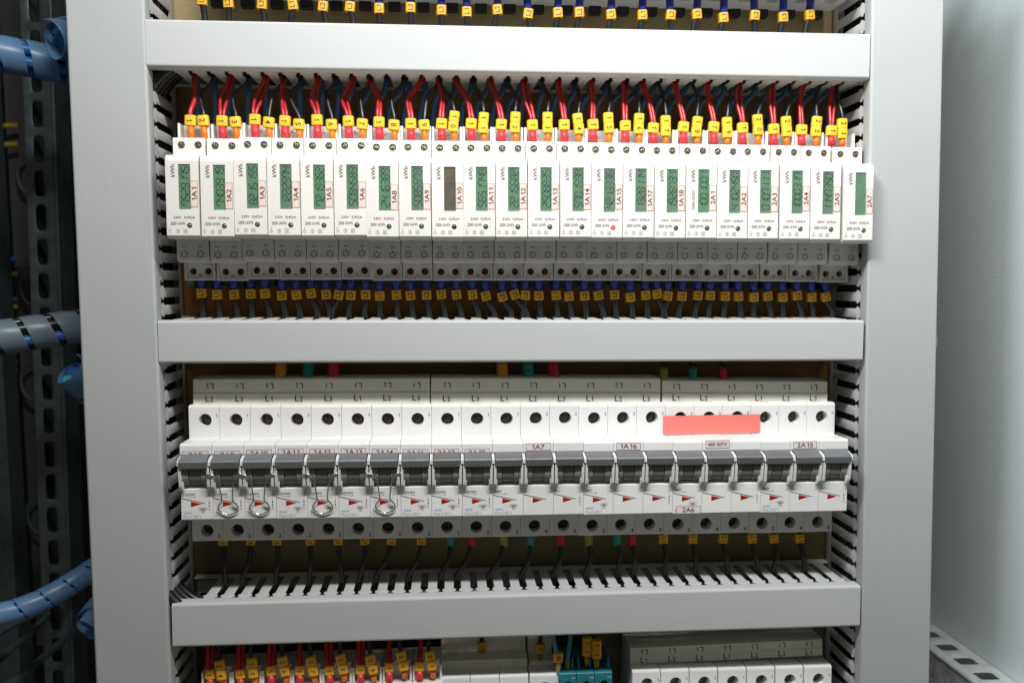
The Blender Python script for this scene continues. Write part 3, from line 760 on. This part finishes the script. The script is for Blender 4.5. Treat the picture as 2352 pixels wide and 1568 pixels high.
# ------------------------------------------------------------------ busbars
def busbar(tl, tr, bl, Y, ups, dns, label, depth=22, u0=None, u1=None, vt=None, vb=None, group=None, back=0):
    A, B, C = U(*tl, Y), U(*tr, Y), U(*bl, Y)
    d = B-A; L = d.length; h = (A-C).length
    e = link('busbar', None, None, A, (0, -math.atan2(d.z, d.x), 0)); tag(e, label, 'busbar', group)
    prof = [(0, 0), (-.0, -h*.52), (-.5, -h*.56), (-.5, -h), (depth, -h), (depth, back+.6), (3.2, .6)]
    link('cover', MB().prism(prof, 0, L, 'x', bev=.25).mesh('cover', 'bus'), e)
    m = MB(); n = len(ups)
    for k in range(n):
        x = (u0+(u1-u0)*k/(n-1))*L
        for t, z, rot, yy in ((ups[k], -h*.27, 180, -.06), (dns[k], -h*.75, 0, -.56)):
            s = -1 if rot else 1
            m.text('L', x-1.3*s, z, yy, h=3.3 if rot else 3.7, rot=rot); m.text(t[1], x+1.2*s, z-.4*s, yy, h=2.6 if rot else 2.9, rot=rot)
    link('lettering', m.mesh('lettering', 'inkb'), e)
    return e, L, h
U8 = ['L2', 'L1', 'L3', 'L2', 'L1', 'L3', 'L2', 'L1']; D8 = ['L2', 'L3', 'L1', 'L2', 'L3', 'L1', 'L2', 'L3']
busbar((443, 871), (987, 868.5), (446, 930), 20, U8, D8, 'longest grey busbar cover over the left breakers', u0=.069, u1=.943, group='busbar covers')
busbar((990, 868.5), (1517, 869.5), (990, 929), 20, U8, D8, 'grey busbar cover over the middle breakers, ending beside the shorter one', u0=.068, u1=.94, group='busbar covers')
busbar((1522, 874.5), (1901, 876), (1522, 925), 20, ['L3', 'L2', 'L1']*2, ['L1', 'L2', 'L3']*2, 'shortest grey busbar cover at the right above triple breaker 2A15', u0=.083, u1=.915, group='busbar covers')
for j, (u, m, lab) in enumerate([(643, 'shy', 'yellow sleeved cable feeding the left busbar'), (706, 'shg', 'green sleeved cable feeding the left busbar'), (764, 'shr', 'crimson sleeved cable feeding the left busbar'),
        (1156, 'shy', 'yellow sleeved cable feeding the middle busbar'), (1215, 'shg', 'green sleeved cable feeding the middle busbar'), (1274, 'shr', 'crimson sleeved cable feeding the middle busbar'),
        (1525, 'sho', 'olive sleeved cable feeding the right busbar'), (1591, 'shg', 'green sleeved cable feeding the right busbar'), (1660, 'shr', 'black cable with red sleeve feeding the right busbar')]):
    big = j < 6
    r = 3.4 if big else 2.5
    s = -1 if j < 3 else 1 if j < 6 else 0
    a = U(u, 872, 27); b = U(u-s*4, 838, 29)
    t = b+Vector((-s*2+(6 if j == 8 else 0), 2, 14))
    base = a.copy()
    o = link('feed_cable', MB().tube([b-base, (b+t)/2-base, t-base], r*.9, 12).mesh('feed_cable', 'black'), None, base)
    tag(o, lab, 'cable', 'cables feeding the busbars')
    link('sleeve', MB().tube([a-Vector((0, 0, 4))-base, a-base, b+Vector((0, 0, -1.5 if not big else 2))-base], r, 14, smooth=4).mesh('sleeve', m), o)

# wires below the breakers, running into the trunking
LOW = [(513.7, 515, 1), (576.7, 553.5, 1), (636.9, 627, 1), (712.6, 700, 1), (777.6, 775, 1), (837.8, 842, 1), (899.4, 880, 1), (967.7, 952.6, 1),
       (1035, 1024, 'shg'), (1083, 1063.6, 'shr'), (1157.6, 1135.7, 'sho'), (1218, 1208, 'shg'), (1287.6, 1278, 'shr'), (1352, 1348, 'sho'), (1417, 1416.6, 'shg'), (1452, 1453, 'shr'),
       (1523, 1523, 1), (1590.8, 1593, 1), (1660, 1656, 1), (1726.4, 1725.5, 1), (1776.7, 1763.6, 1), (1835.8, 1833.6, 1)]
BOTZ = B0.z-17.8
cn = {'shg': 'green', 'shr': 'red', 'sho': 'yellow green'}
for j, (u, ub, k) in enumerate(LOW):
    v = 1243-(u-500)*.004
    P = U(u, v, 32); Q = U(ub, 1335-(u-500)*.022, 28); Q.x = snap(D3, Q.x)
    a = Vector((P.x, 32, P.z+9)); m = P.lerp(Q, .55)+Vector((max(-2, min(2, (P.x-Q.x)*.5+1)), -2, 1))
    lab = f'black wire with {"L marker" if k == 1 else cn[k]+" sleeve"} dropping into the bottom trunking, {ORD[j]} from the left'
    o, b = wire('breaker_wire', [[a, P, m, Q, Q+Vector((0, 1, -14))]], 1.55, 'black', lab, 'wire', 'wires below the breakers')
    if k == 1: marker(o, P+Vector((0, 0, .8)), R(random.uniform(-8, 8)), 'ltag', 'L1', -90, 2.7, b)
    else:
        link('sleeve', MB().tube([a-b, P-b, P-b-Vector((0, 0, 3.5))], 2.5, 14, smooth=2).mesh('sleeve', k), o)

# cables lying inside the bottom trunking and inside the upright ones
A3, B3, h3, _ = D3
for j, (y, dz, m, nm, r) in enumerate([(34, 4.5, 'blue', 'blue', 2.2), (30, 4.0, 'blue', 'blue', 2.2), (25.5, 4.2, 'blue', 'blue', 2.2), (39, 3.6, 'black', 'black', 2.4), (21.5, 3.6, 'red', 'red', 1.8),
                                  (17.0, 3.4, 'black', 'black', 2.2), (12.5, 3.0, 'black', 'black', 2.2)]):
    pts = []
    for k in range(15):
        q = A3.lerp(B3, k/14); pts.append(Vector((q.x+(6 if k == 0 else -6 if k == 14 else 0), y+random.uniform(-1.6, 1.6), q.z+dz+random.uniform(-1.2, 1.2))))
    o = link('trunking_cable', MB().tube([p-pts[0] for p in pts], r, 10).mesh('trunking_cable', m), None, pts[0])
    tag(o, f'{nm} cable lying lengthwise inside the bottom slotted trunking', 'cable', f'{nm} cables inside the bottom trunking')
A1, B1_, h1, _ = D1
for j, (y, dz, m, nm) in enumerate([(13, -4.5, 'red', 'red'), (19, -5.5, 'black', 'black'), (25, -5, 'blue', 'blue'), (31, -5.5, 'blue', 'blue'), (37, -5, 'black', 'black'), (43, -5, 'black', 'black'),
                                   (14, 3, 'black', 'black'), (20, 4, 'black', 'black'), (26, 3, 'black', 'black'), (32, 4, 'black', 'black'), (38, 3, 'black', 'black'), (44, 4, 'black', 'black')]):
    pts = []
    for k in range(15):
        q = A1.lerp(B1_, k/14); pts.append(Vector((q.x+(5 if k == 0 else -3 if k == 14 else 0), y+random.uniform(-2, 2), q.z+dz+random.uniform(-1.5, 1.5))))
    o = link('trunking_cable', MB().tube([p-pts[0] for p in pts], 2.6, 10).mesh('trunking_cable', m), None, pts[0])
    tag(o, f'{nm} cable lying lengthwise inside the top slotted trunking', 'cable', f'{nm} cables inside the top trunking')
A2, B2, h2, _ = D2
for j in range(12):
    y = 9+5.2*(j//2)+(2 if j % 2 else 0); dz = -4.5 if j % 2 else 3.
    nm = ['black', 'black', 'blue', 'black', 'black', 'black'][j % 6]
    pts = []
    for k in range(15):
        q = A2.lerp(B2, k/14); pts.append(Vector((q.x+(5 if k == 0 else -3 if k == 14 else 0), y+random.uniform(-1.2, 1.2), q.z+dz+random.uniform(-1., 1.))))
    o = link('trunking_cable', MB().tube([p-pts[0] for p in pts], 2.75, 10).mesh('trunking_cable', nm), None, pts[0])
    tag(o, f'{nm} cable lying lengthwise inside the middle slotted trunking', 'cable', f'{nm} cables inside the middle trunking')
for side, X, sg in (('left', -211., -1), ('right', 211., 1)):
    for j in range(12):
        x = X+sg*(0 if j < 7 else 9); y = 13+5.6*(j % 7)
        pts = [Vector((x+random.uniform(-1, 1)+sg*.5, y+random.uniform(-1, 1), -290+k*48)) for k in range(13)]
        o = link('upright_cable', MB().tube([p-pts[0] for p in pts], 2.8, 10).mesh('upright_cable', 'black'), None, pts[0])
        tag(o, f'thick black cable seen through the slots of the {side} upright trunking', 'cable', f'black cables inside the {side} upright trunking')
# black cables bending from the left upright trunking into the horizontal ones
for j in range(4):
    z = A3.z+9-1.0*j; y = 5+7.5*j
    pts = [Vector((-214, y+3, z+38)), Vector((-210, y+1, z+18)), Vector((-203, y, z+6)), Vector((-192, y, z-2)), Vector((-172, y, z-7))]
    o = link('bent_cable', MB().tube([p-pts[0] for p in pts], 2.9, 12).mesh('bent_cable', 'black'), None, pts[0])
    tag(o, 'shiny black cable bending from left upright trunking into bottom trunking', 'cable', 'black cables bending into the bottom trunking')

for j in range(4):
    z = A1.z-9+1.0*j; y = 12+8*j
    pts = [Vector((-216, y+2, z-46)), Vector((-213, y+1, z-24)), Vector((-206, y, z-10)), Vector((-195, y, z-1)), Vector((-174, y, z+6))]
    o = link('bent_cable', MB().tube([p-pts[0] for p in pts], 2.9, 12).mesh('bent_cable', 'black'), None, pts[0])
    tag(o, 'shiny black cable bending from left upright trunking into top trunking', 'cable', 'black cables bending into the top trunking')
# ------------------------------------------------------------------ top row of breakers, seen from below
ZT = U(1100, 12, 46).z
UN = [465, 525, 602, 673, 742, 804, 871, 943, 1014, 1072, 1142, 1213, 1281, 1330, 1403, 1475, 1540, 1600, 1661, 1733, 1798, 1859]
UV = [2, 8, 11, 13, 16, 17, 21, 19, 25, 29, 24, 33, 31, 30, 35, 36, 36, 34, 42, 37, 41, 36]
tb = MB().box(0, 17.4, 8, 46, 0, 34, .4)
tc = MB().box(4.5, 11.5, 16, 30, -2, 9)
TOPB = boolcut(tb, tc, 'housing', 'brk'); TOPC = MB().box(4.2, 11.4, 43, 49, -4.6, 3.0, .4).mesh('rail_clip', 'dinblack')
for j in range(22):
    x = U(445, 20, 30).x+17.55*j+2
    e = link('upper_breaker', None, None, (x, 0, ZT)); tag(e, f'white breaker above the top trunking, {ORD[j]} from the left, only its underside showing', 'circuit breaker', 'breakers above the top trunking')
    link('housing', TOPB, e); link('rail_clip', TOPC, e)
    P = U(UN[j], UV[j], 21); t = ['L1', 'L2', 'L3'][j % 3] if j < 13 else ['L2', 'L3', 'L1'][(j-13) % 3]
    lean = random.uniform(-1.2, 1.2)
    a = Vector((P.x-lean, 22, ZT+4)); c = Vector((P.x+lean*1.5, 22, P.z-9)); dn = Vector((P.x+lean*2, 23, P.z-22))
    o, b = wire('upper_wire', [[a, P+Vector((0, 0, 0)), c, dn]], 1.85, 'black', f'black wire with marker {t} above the top trunking, {ORD[j]} from the left', 'wire', 'black wires above the top trunking')
    marker(o, P, R(lean*6), 'ltag', t, 90, 2.8, b)
    link('ferrule', MB().tube([a-b, P-b+Vector((0, 0, 1))], 2.3, 14, smooth=0).mesh('ferrule', 'ferblue'), o)

# ------------------------------------------------------------------ bottom row
nums = ['24', '25', '26', '27', '28', '29', '30', '31']
MR = [(482.9, 1545), (552.6, 1544), (623, 1537), (688.8, 1536), (757, 1536), (828, 1534), (893.9, 1529), (963.6, 1527)]
MBk = [(507, 1536), (580.8, 1531), (652.4, 1527), (717.5, 1527), (785.8, 1522), (854.2, 1523), (924, 1515), (989.5, 1514)]
for j in range(8):
    Q = U(463.5+69.2*j, 1541-2.4*j, 17.)-Vector((0, 0, 21.2)); Q.y = -9.75
    e = link('bottom_meter', None, None, Q); tag(e, f'white energy meter cut off at the bottom edge, taking the wire marked {nums[j]}', 'energy meter', 'energy meters at the bottom edge')
    link('housing', MM['housing'], e); link('terminal_shroud', MM['cheeks'], e)
    P = U(*MR[j], YT)
    top = U(MR[j][0]+random.uniform(-3, 3), 1488, YT+4)
    n = 1 if j in (3, 6, 7) else 2
    paths = [[Vector((P.x+d*.8, YT+d*.4, P.z-6)), Vector((P.x+d, YT+d*.4, P.z+4)), top+Vector((d*1.2, d, 0)), top+Vector((d*1.2, 5, 14))] for d in ((0,) if n == 1 else (-1, 1))]
    o, b = wire('red_wire', paths, 1.4 if n == 2 else 1.6, 'red', f'red wire with marker 1 at the bottom edge beside the wire marked {nums[j]}', 'wire', 'red wires at the bottom edge')
    marker(o, P, R(random.uniform(-5, 5)), 'dtag', '1', -90, 2.9, b)
    ferrule(o, (P.x, YT, P.z-9), (P.x, YT, P.z-2.8), 2.3, 2.2, 'ferred', b)
    P = U(*MBk[j], YT-1); tilt = R(random.uniform(-14, -4)); sx = math.sin(tilt)*2.85
    o, b = wire('black_wire', [[Vector((P.x+1.2, YT, P.z-8)), P, Vector((P.x-1.5, YT+1, P.z+9)), Vector((P.x-2, YT+5, P.z+24))]], 1.4, 'black', f'black wire with marker {nums[j]} at the bottom edge', 'wire', 'black wires at the bottom edge')
    marker(o, P+Vector((sx, 0, 2.85)), tilt, 'dtag', nums[j][0], -90, 2.7, b); marker(o, P-Vector((sx, .2, 2.85)), tilt*.6, 'dtag', nums[j][1], -90, 2.7, b)
    ferrule(o, (P.x+1.4, YT, P.z-11), (P.x+.7, YT-.5, P.z-5.6), 1.8, 1.8, 'feror', b)
def low_breaker(Q, label, group):
    e = link('bottom_breaker', None, None, Q); tag(e, label, 'circuit breaker', group)
    link('housing', HOUS, e); link('terminal_screw', SCRB, e, (BWID/2+.55, 26.5, 54.1)); link('terminal_number', NUM['1'], e); return e
for j in range(4):
    Q = U(1013+67.4*j+(1.5 if j == 3 else 0), 1556-2*j, 15)-Vector((0, 0, 62.3)); Q.y = -4
    low_breaker(Q, 'white breaker at the bottom edge, '+['left of three under the small grey cover', 'middle of three under the small grey cover', 'right of three under the small grey cover', 'the one beside the teal terminals'][j], 'breakers left of the teal terminals')
for j in range(7):
    Q = U(1452.5+65.9*j, 1541-1.7*j, 15)-Vector((0, 0, 62.3)); Q.y = -4
    low_breaker(Q, f'white breaker cut off under the lower right busbar, {ORD[j]} from the left', 'breakers under the lower right busbar')
busbar((1447, 1488), (1888.6, 1467.4), (1446, 1524.5), 24, ['L3', 'L2', 'L1', 'L3', 'L2', 'L1', 'L3'], ['L1', 'L2', 'L3', 'L1', 'L2', 'L3', 'L1'],
       'grey busbar cover at the bottom right beside the teal terminals', u0=.072, u1=.93, depth=26, group='busbar covers')
A, B = U(1013, 1517, 26), U(1211, 1511, 26)
L = (B-A).length
o = link('busbar', MB().prism([(0, 0), (0, -7), (24, -7), (24, 9), (14, 9), (12, 1)], 0, L, 'x', bev=.3).mesh('busbar', 'bus'), None, A, (0, -math.atan2((B-A).z, (B-A).x), 0))
tag(o, 'short stepped grey cover over three breakers at the bottom edge', 'busbar', 'busbar covers')
A = U(1216, 1519, 28)
o = link('feed_terminal', MB().prism([(0, 0), (0, -3), (22, -3), (22, 12), (14, 12), (12, 1)], 0, 15.5, 'x', bev=.4).mesh('feed_terminal', 'bus'), None, A)
tag(o, 'grey feed terminal taking the wire marked C at the bottom edge', 'terminal')
# teal terminal blocks
A = U(1283, 1546, 14)
for j in range(3):
    e = link('terminal_block', None, None, A+Vector((11.1*j, 0, 0)))
    tag(e, 'teal terminal block at the bottom edge, '+['nearest to the breakers', 'middle of three', 'nearest to the lower right busbar'][j], 'terminal block', 'teal terminal blocks')
    body = MB().prism([(0, -40), (0, -.6), (.6, 0), (13, 1.5), (13, 5), (28, 5), (28, -40)], 0, 10.9, 'x', bev=.3)
    cut = MB().cyl((6, -2, -7.5), 2.4, 8)
    link('housing', boolcut(body, cut, 'housing', 'teal'), e)
    for x in (1.2, 8.2): link('ear', MB().prism([(x, 1), (x+1.8, 1), (x+1.6 if x > 5 else x+.6, 7.5), (x+.6 if x > 5 else x, 7.5)] if x > 5 else [(x, 1), (x+1.8, 1), (x+1, 7.5), (x, 7.5)], 5, 12.8, 'y', bev=.2).mesh('ear', 'teal'), e)
    link('lettering', MB().text(str(j+1), 9.2, -3.2, -.06, h=2.4, rot=90).mesh('lettering', 'inkpale'), e)
def fine_wire(u, v, Y, ut, m, tags, fer, label, name='marked_wire'):
    P = U(u, v, Y); t = U(ut, 1458, Y+3)
    o, b = wire(name, [[P-Vector((0, 0, 8)), P, t, t+Vector((0, 4, 12))]], 1.35, m, label, 'wire', 'fine wires at the teal terminals')
    for k, q in enumerate(tags): marker(o, P+Vector((0, 0, 3+5.7*(len(tags)-1-k))), R(3), 'dtag', q, -90, 2.6, b)
    ferrule(o, P-Vector((0, 0, 7)), P+Vector((0, 0, .2)), 1.3, 1.9, fer, b)
fine_wire(1282, 1519, 16, 1270, 'cyan', ['N'], 'ferol', 'thin light blue wire with marker N beside the teal terminals')
fine_wire(1303, 1516, 20, 1311, 'cyan', [], 'ferol', 'light blue wire without marker, olive ferrule in a teal terminal')
fine_wire(1348, 1504, 19, 1345, 'black', ['5', '2'], 'ferol', 'thin black wire with marker 52 in a teal terminal')
fine_wire(1370, 1510, 18, 1366, 'black', ['5', '3'], 'ferol', 'thin black wire with marker 53 in a teal terminal')
fine_wire(1240, 1498, 31, 1241, 'black', ['C'], 'ferol', 'thin black wire with marker C above a bottom breaker')
fine_wire(1108, 1495, 36, 1106, 'black', ['L1'], 'ferblue', 'black wire with marker L1 behind the short stepped grey cover')

# ------------------------------------------------------------------ left: frame rails, bundles, patch leads
def strip_with_slots(n, pitch, w, sw, sl, t=1.6, p=5.):
    "vertical strip, centre x=0, front y=0, with n rounded slots"
    mb = MB(); N = 24
    for i in range(n):
        z = pitch*(i+.5)
        inn = []; out = []
        for k in range(N):
            th = 2*math.pi*k/N; c, s = math.cos(th), math.sin(th)
            e = (abs(c)**p+abs(s)**p)**(-1/p); inn.append((sw/2*c*e, z+sl/2*s*e))
            m = max(abs(c), abs(s)); out.append((w/2*c/m, z+pitch/2*s/m))
        o = len(mb.v)
        for y in (0, t):
            mb.v += [Vector((a, y, b)) for a, b in inn]+[Vector((a, y, b)) for a, b in out]
        for k in range(N):
            q = (k+1) % N
            mb.f += [(o+k, o+q, o+N+q, o+N+k), (o+2*N+k, o+3*N+k, o+3*N+q, o+2*N+q), (o+k, o+2*N+k, o+2*N+q, o+q)]
    return mb
a = U(77, 0, 170); b = U(124, 1306, 170)
mb = strip_with_slots(26, 25, 19, 8, 19)
mb.box(9.6, 12, .1, 26, 0, 650, .4); mb.box(-9.6, -8.4, 1.8, 26, 0, 650)
d = a-b
o = link('slotted_rail', mb.mesh('slotted_rail', 'zincshade'), None, b-d.normalized()*100, (0, math.atan2(d.x, d.z), 0))
tag(o, 'dark upright rail with a column of oval slots at the left', 'rail')
def bundle(pts, r, label, wrapmat, coremat, pitch=17., gap=.22, ncore=7, inset=0):
    P = catmull(pts, 14); base = P[0].copy(); P = [p-base for p in P]
    e = link('cable_bundle', None, None, base); tag(e, label, 'cable bundle', 'spiral wrapped cable bundles')
    T = [(P[min(i+1, len(P)-1)]-P[max(i-1, 0)]).normalized() for i in range(len(P))]
    up = Vector((0, 0, 1)); fr = []
    for t in T:
        u = (up-t*up.dot(t)).normalized(); fr.append((u, t.cross(u)))
    for k in range(ncore):
        if k == ncore-1: q = [(0, 0)]*len(P); rr = r*.4
        else:
            th = 2*math.pi*k/(ncore-1); q = [(math.cos(th)*r*.66, math.sin(th)*r*.66)]*len(P); rr = r*.31
        link('core', MB().tube([p+f[0]*a+f[1]*b for p, f, (a, b) in list(zip(P, fr, q))[inset:]], rr, 10, smooth=0).mesh('core', coremat[k % len(coremat)]), e)
    # helical ribbon
    s = [0]
    for i in range(1, len(P)): s.append(s[-1]+(P[i]-P[i-1]).length)
    def at(x):
        x = max(0, min(s[-1]-1e-6, x)); i = max(j for j in range(len(s)-1) if s[j] <= x)
        t = (x-s[i])/(s[i+1]-s[i]); return P[i].lerp(P[i+1], t), fr[i][0].lerp(fr[i+1][0], t).normalized(), fr[i][1].lerp(fr[i+1][1], t).normalized()
    mb = MB(); n = 26; turns = s[-1]/pitch; steps = int(turns*n)
    for i in range(steps+1):
        th = 2*math.pi*i/n
        for j, w in enumerate((0, .5, 1)):
            x = i/n*pitch+w*pitch*(1-gap)-pitch*.5
            c, u, v = at(x); q = r*(1.0 if w == .5 else .985)
            mb.v.append(c+(u*math.cos(th)+v*math.sin(th))*q); mb.v.append(c+(u*math.cos(th)+v*math.sin(th))*(q-.7))
    for i in range(steps):
        o = i*6; p = o+6
        mb.f += [(o, o+2, p+2, p), (o+2, o+4, p+4, p+2), (o+1, p+1, p+3, o+3), (o+3, p+3, p+5, o+5), (o, p, p+1, o+1), (o+4, o+5, p+5, p+4)]
    link('spiral_wrap', mb.mesh('spiral_wrap', wrapmat), e)
    return e
bundle([U(-60, 118, 60), U(0, 124, 66), U(70, 136, 74), U(135, 150, 82), U(200, 166, 95), U(260, 180, 110)], 11.3, 'blue cable bundle in spiral wrap crossing at the top left', 'wrap', ['lanblue'])
bundle([U(116, 92, 40), U(140, 89, 46), U(175, 82, 58), U(225, 74, 80)], 11.8, 'short end of wrapped blue bundle beside the left trunking top', 'wrap', ['lanblue'], pitch=20, inset=20, ncore=8, gap=.14)
bundle([U(-60, 782, 60), U(0, 775, 66), U(70, 765, 74), U(135, 756, 82), U(200, 747, 95), U(260, 740, 110)], 11.3, 'grey wrapped cable bundle crossing at the middle left', 'wrapd', ['black', 'black', 'lanblue'])
bundle([U(156, 846, 36), U(172, 858, 40), U(195, 880, 50), U(235, 915, 68)], 10.5, 'short wrapped bundle end with light blue cores at the middle left', 'wrap', ['lanblue', 'cyan'], pitch=22, inset=20, ncore=8, gap=.14)
bundle([U(-60, 1418, 50), U(0, 1410, 56), U(56, 1394, 62), U(112, 1369, 70), U(168, 1336, 80), U(215, 1305, 92), U(250, 1280, 110)], 7.4, 'slim blue wrapped bundle curving up at the bottom left', 'wrap', ['lanblue'], pitch=15, gap=.1)
bundle([U(194, 1446, 36), U(204, 1432, 40), U(222, 1405, 50), U(250, 1372, 65)], 8.6, 'wrapped bundle end half hidden behind left trunking at the bottom', 'wrap', ['lanblue'], pitch=20, inset=20, ncore=8, gap=.14)
a = U(52, 400, 300)
mb = MB().box(-12, 12, 0, 20, -420, 420, 1.)
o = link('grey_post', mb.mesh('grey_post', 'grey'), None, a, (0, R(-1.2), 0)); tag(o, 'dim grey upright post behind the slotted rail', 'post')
for j, (u, v) in enumerate([(70, 400), (75, 655), (78, 875), (92, 1180)]):
    c = U(u, v, 285)
    pts = [(math.cos(t)*11, 0, math.sin(t)*17) for t in [2*math.pi*k/24 for k in range(25)]]
    o = link('cable_ring', MB().tube(pts, 1.6, 8, smooth=0).mesh('cable_ring', 'grey'), None, c); tag(o, 'grey cable guide ring on the dim post, ' + ORD[j] + ' from the top', 'ring', 'guide rings on the grey post')
a = U(6, 700, 240)
o = link('rack_upright', MB().box(-22, -3, 0, 25, -420, 420, .8).mesh('rack_upright', 'zincshade'), None, a, (0, R(-1.), 0)); tag(o, 'near black rack upright at the left edge of the picture', 'post')
for j, (v, m, nm) in enumerate([(292, 'yellowl', 'yellow'), (335, 'yellowl', 'yellow'), (598, 'lanblue', 'blue'), (632, 'yellowl', 'yellow'), (690, 'lanblue', 'blue'), (700+7, 'yellowl', 'yellow'),
        (833, 'lanblue', 'blue'), (854, 'yellowl', 'yellow'), (906, 'lanblue', 'blue'), (934, 'yellowl', 'yellow'), (983, 'lanblue', 'blue'), (1012, 'yellowl', 'yellow'),
        (1065, 'lanblue', 'blue'), (1078, 'yellowl', 'yellow'), (1131, 'lanblue', 'blue'), (1157, 'yellowl', 'yellow')]):
    a, b = U(-6, v+3, 282), U(40, v-3, 286)
    o = link('patch_lead', MB().tube([Vector((0, 0, 0)), (b-a)*.5+Vector((0, -3, .6)), b-a], 2.3, 10).mesh('patch_lead', m), None, a)
    tag(o, f'{nm} patch lead deep in the rack at the left edge, {ORD[j]} from the top', 'patch lead', 'patch leads in the rack')
e = link('cable_tray', None, None, U(60, 1500, 120)); tag(e, 'dim metal cable tray slanting across the bottom left corner', 'cable tray')
base = U(60, 1500, 120)
for (p, q, Y0, Y1) in [((-20, 1458), (190, 1350), 90, 180), ((-20, 1530), (110, 1415), 80, 170), ((0, 1590), (175, 1445), 70, 170)]:
    a, b = U(*p, Y0)-base, U(*q, Y1)-base
    link('bar', MB().tube([a, b], 3.4, 4, smooth=0).mesh('bar', 'zincshade'), e)

# ------------------------------------------------------------------ right: rail on the cabinet wall
P = UX(2240, 1500, XW-.6); zf = P.z
Q = UZ(2242, 1568, zf)
w = XW-.6-Q.x
mb = strip_with_slots(16, 25, w, w*.52, 13.5, 1.8, 9.)
# lay the strip flat along Y: strip z -> +Y, strip x -> +X, strip thickness -> -Z
mtx = Matrix(((1, 0, 0, 0), (0, 0, 1, 0), (0, -1, 0, 0), (0, 0, 0, 1)))
mb.v = [mtx @ v for v in mb.v]
side = strip_with_slots(16, 25, w, w*.4, 12, 1.8, 9.)
m2 = Matrix(((0, 1, 0, -w/2), (0, 0, 1, 0), (-1, 0, 0, -w/2-2.2), (0, 0, 0, 1)))
mb.add(side.v, side.f, m2)
mb.tube([(-w/2+.4, 0, -1.0), (-w/2+.4, 400, -1.0)], 1.5, 10, smooth=0)
for k in range(16): mb.cyl((0, 25*k+25, -.5), 1.6, .6, 'z', 12)
o = link('wall_rail', mb.mesh('wall_rail', 'zinc'), None, (XW-.6-w/2, -110, zf))
tag(o, 'galvanised rail with square holes on the right cabinet wall', 'rail')
c = U(2147, 783, 30)
mb = MB().lathe([(0.5, 5.5), (4.2, 5.0), (6.2, 3.2), (6.6, 0)], 24, mtx=Matrix.Rotation(R(-90), 4, 'Y'))
o = link('bolt_head', MB().add([v for v in mb.v], mb.f).box(-16, 0, -3, 3, -3, 3).mesh('bolt_head', 'bracket'), None, c-Vector((2, 0, 0)))
tag(o, 'round pale bolt head peeping out behind the right trunking', 'bolt')

# ------------------------------------------------------------------ light
def area(name, loc, target, sx, sy, power, col, spread=180):
    l = bpy.data.lights.new(name, 'AREA'); l.shape = 'RECTANGLE'; l.size = sx*K; l.size_y = sy*K; l.energy = power; l.color = col; l.spread = R(spread)
    o = link(name, l, None, loc); d = Vector(target)-Vector(loc)
    o.rotation_euler = d.to_track_quat('-Z', 'Y').to_euler(); return o
area('cabinet_lamp', (20, -330, 420), (0, 0, 30), 420, 40, 3.3, (1., .98, .95), 180)
area('wall_fill_light', (-550, -600, 850), (380, 60, 130), 200, 200, .5, (.96, .99, 1.), 44)  # added fill to brighten the right wall, not a real lamp
w = bpy.data.worlds.new('World'); SC.world = w; w.use_nodes = True
bg = w.node_tree.nodes['Background']; bg.inputs['Color'].default_value = (1., .945, .82, 1); bg.inputs['Strength'].default_value = .07

# ------------------------------------------------------------------ camera
cd = bpy.data.cameras.new('camera'); cam = link('camera', cd, None, CAM)
m = ROT @ Matrix.Rotation(R(90), 3, 'X')
cam.rotation_euler = m.to_euler()
cd.sensor_width = 36.; cd.lens = F/PW*36.; cd.clip_start = .01; cd.clip_end = 50
cd.dof.use_dof = True; cd.dof.focus_distance = .505; cd.dof.aperture_fstop = 8.
SC.camera = cam
SC.view_settings.view_transform = 'Standard'; SC.view_settings.look = 'None'
SC.view_settings.exposure = .40; SC.view_settings.gamma = 1.; SC.view_settings.use_curve_mapping = False
SC.cycles.max_bounces = 8; SC.cycles.transparent_max_bounces = 8
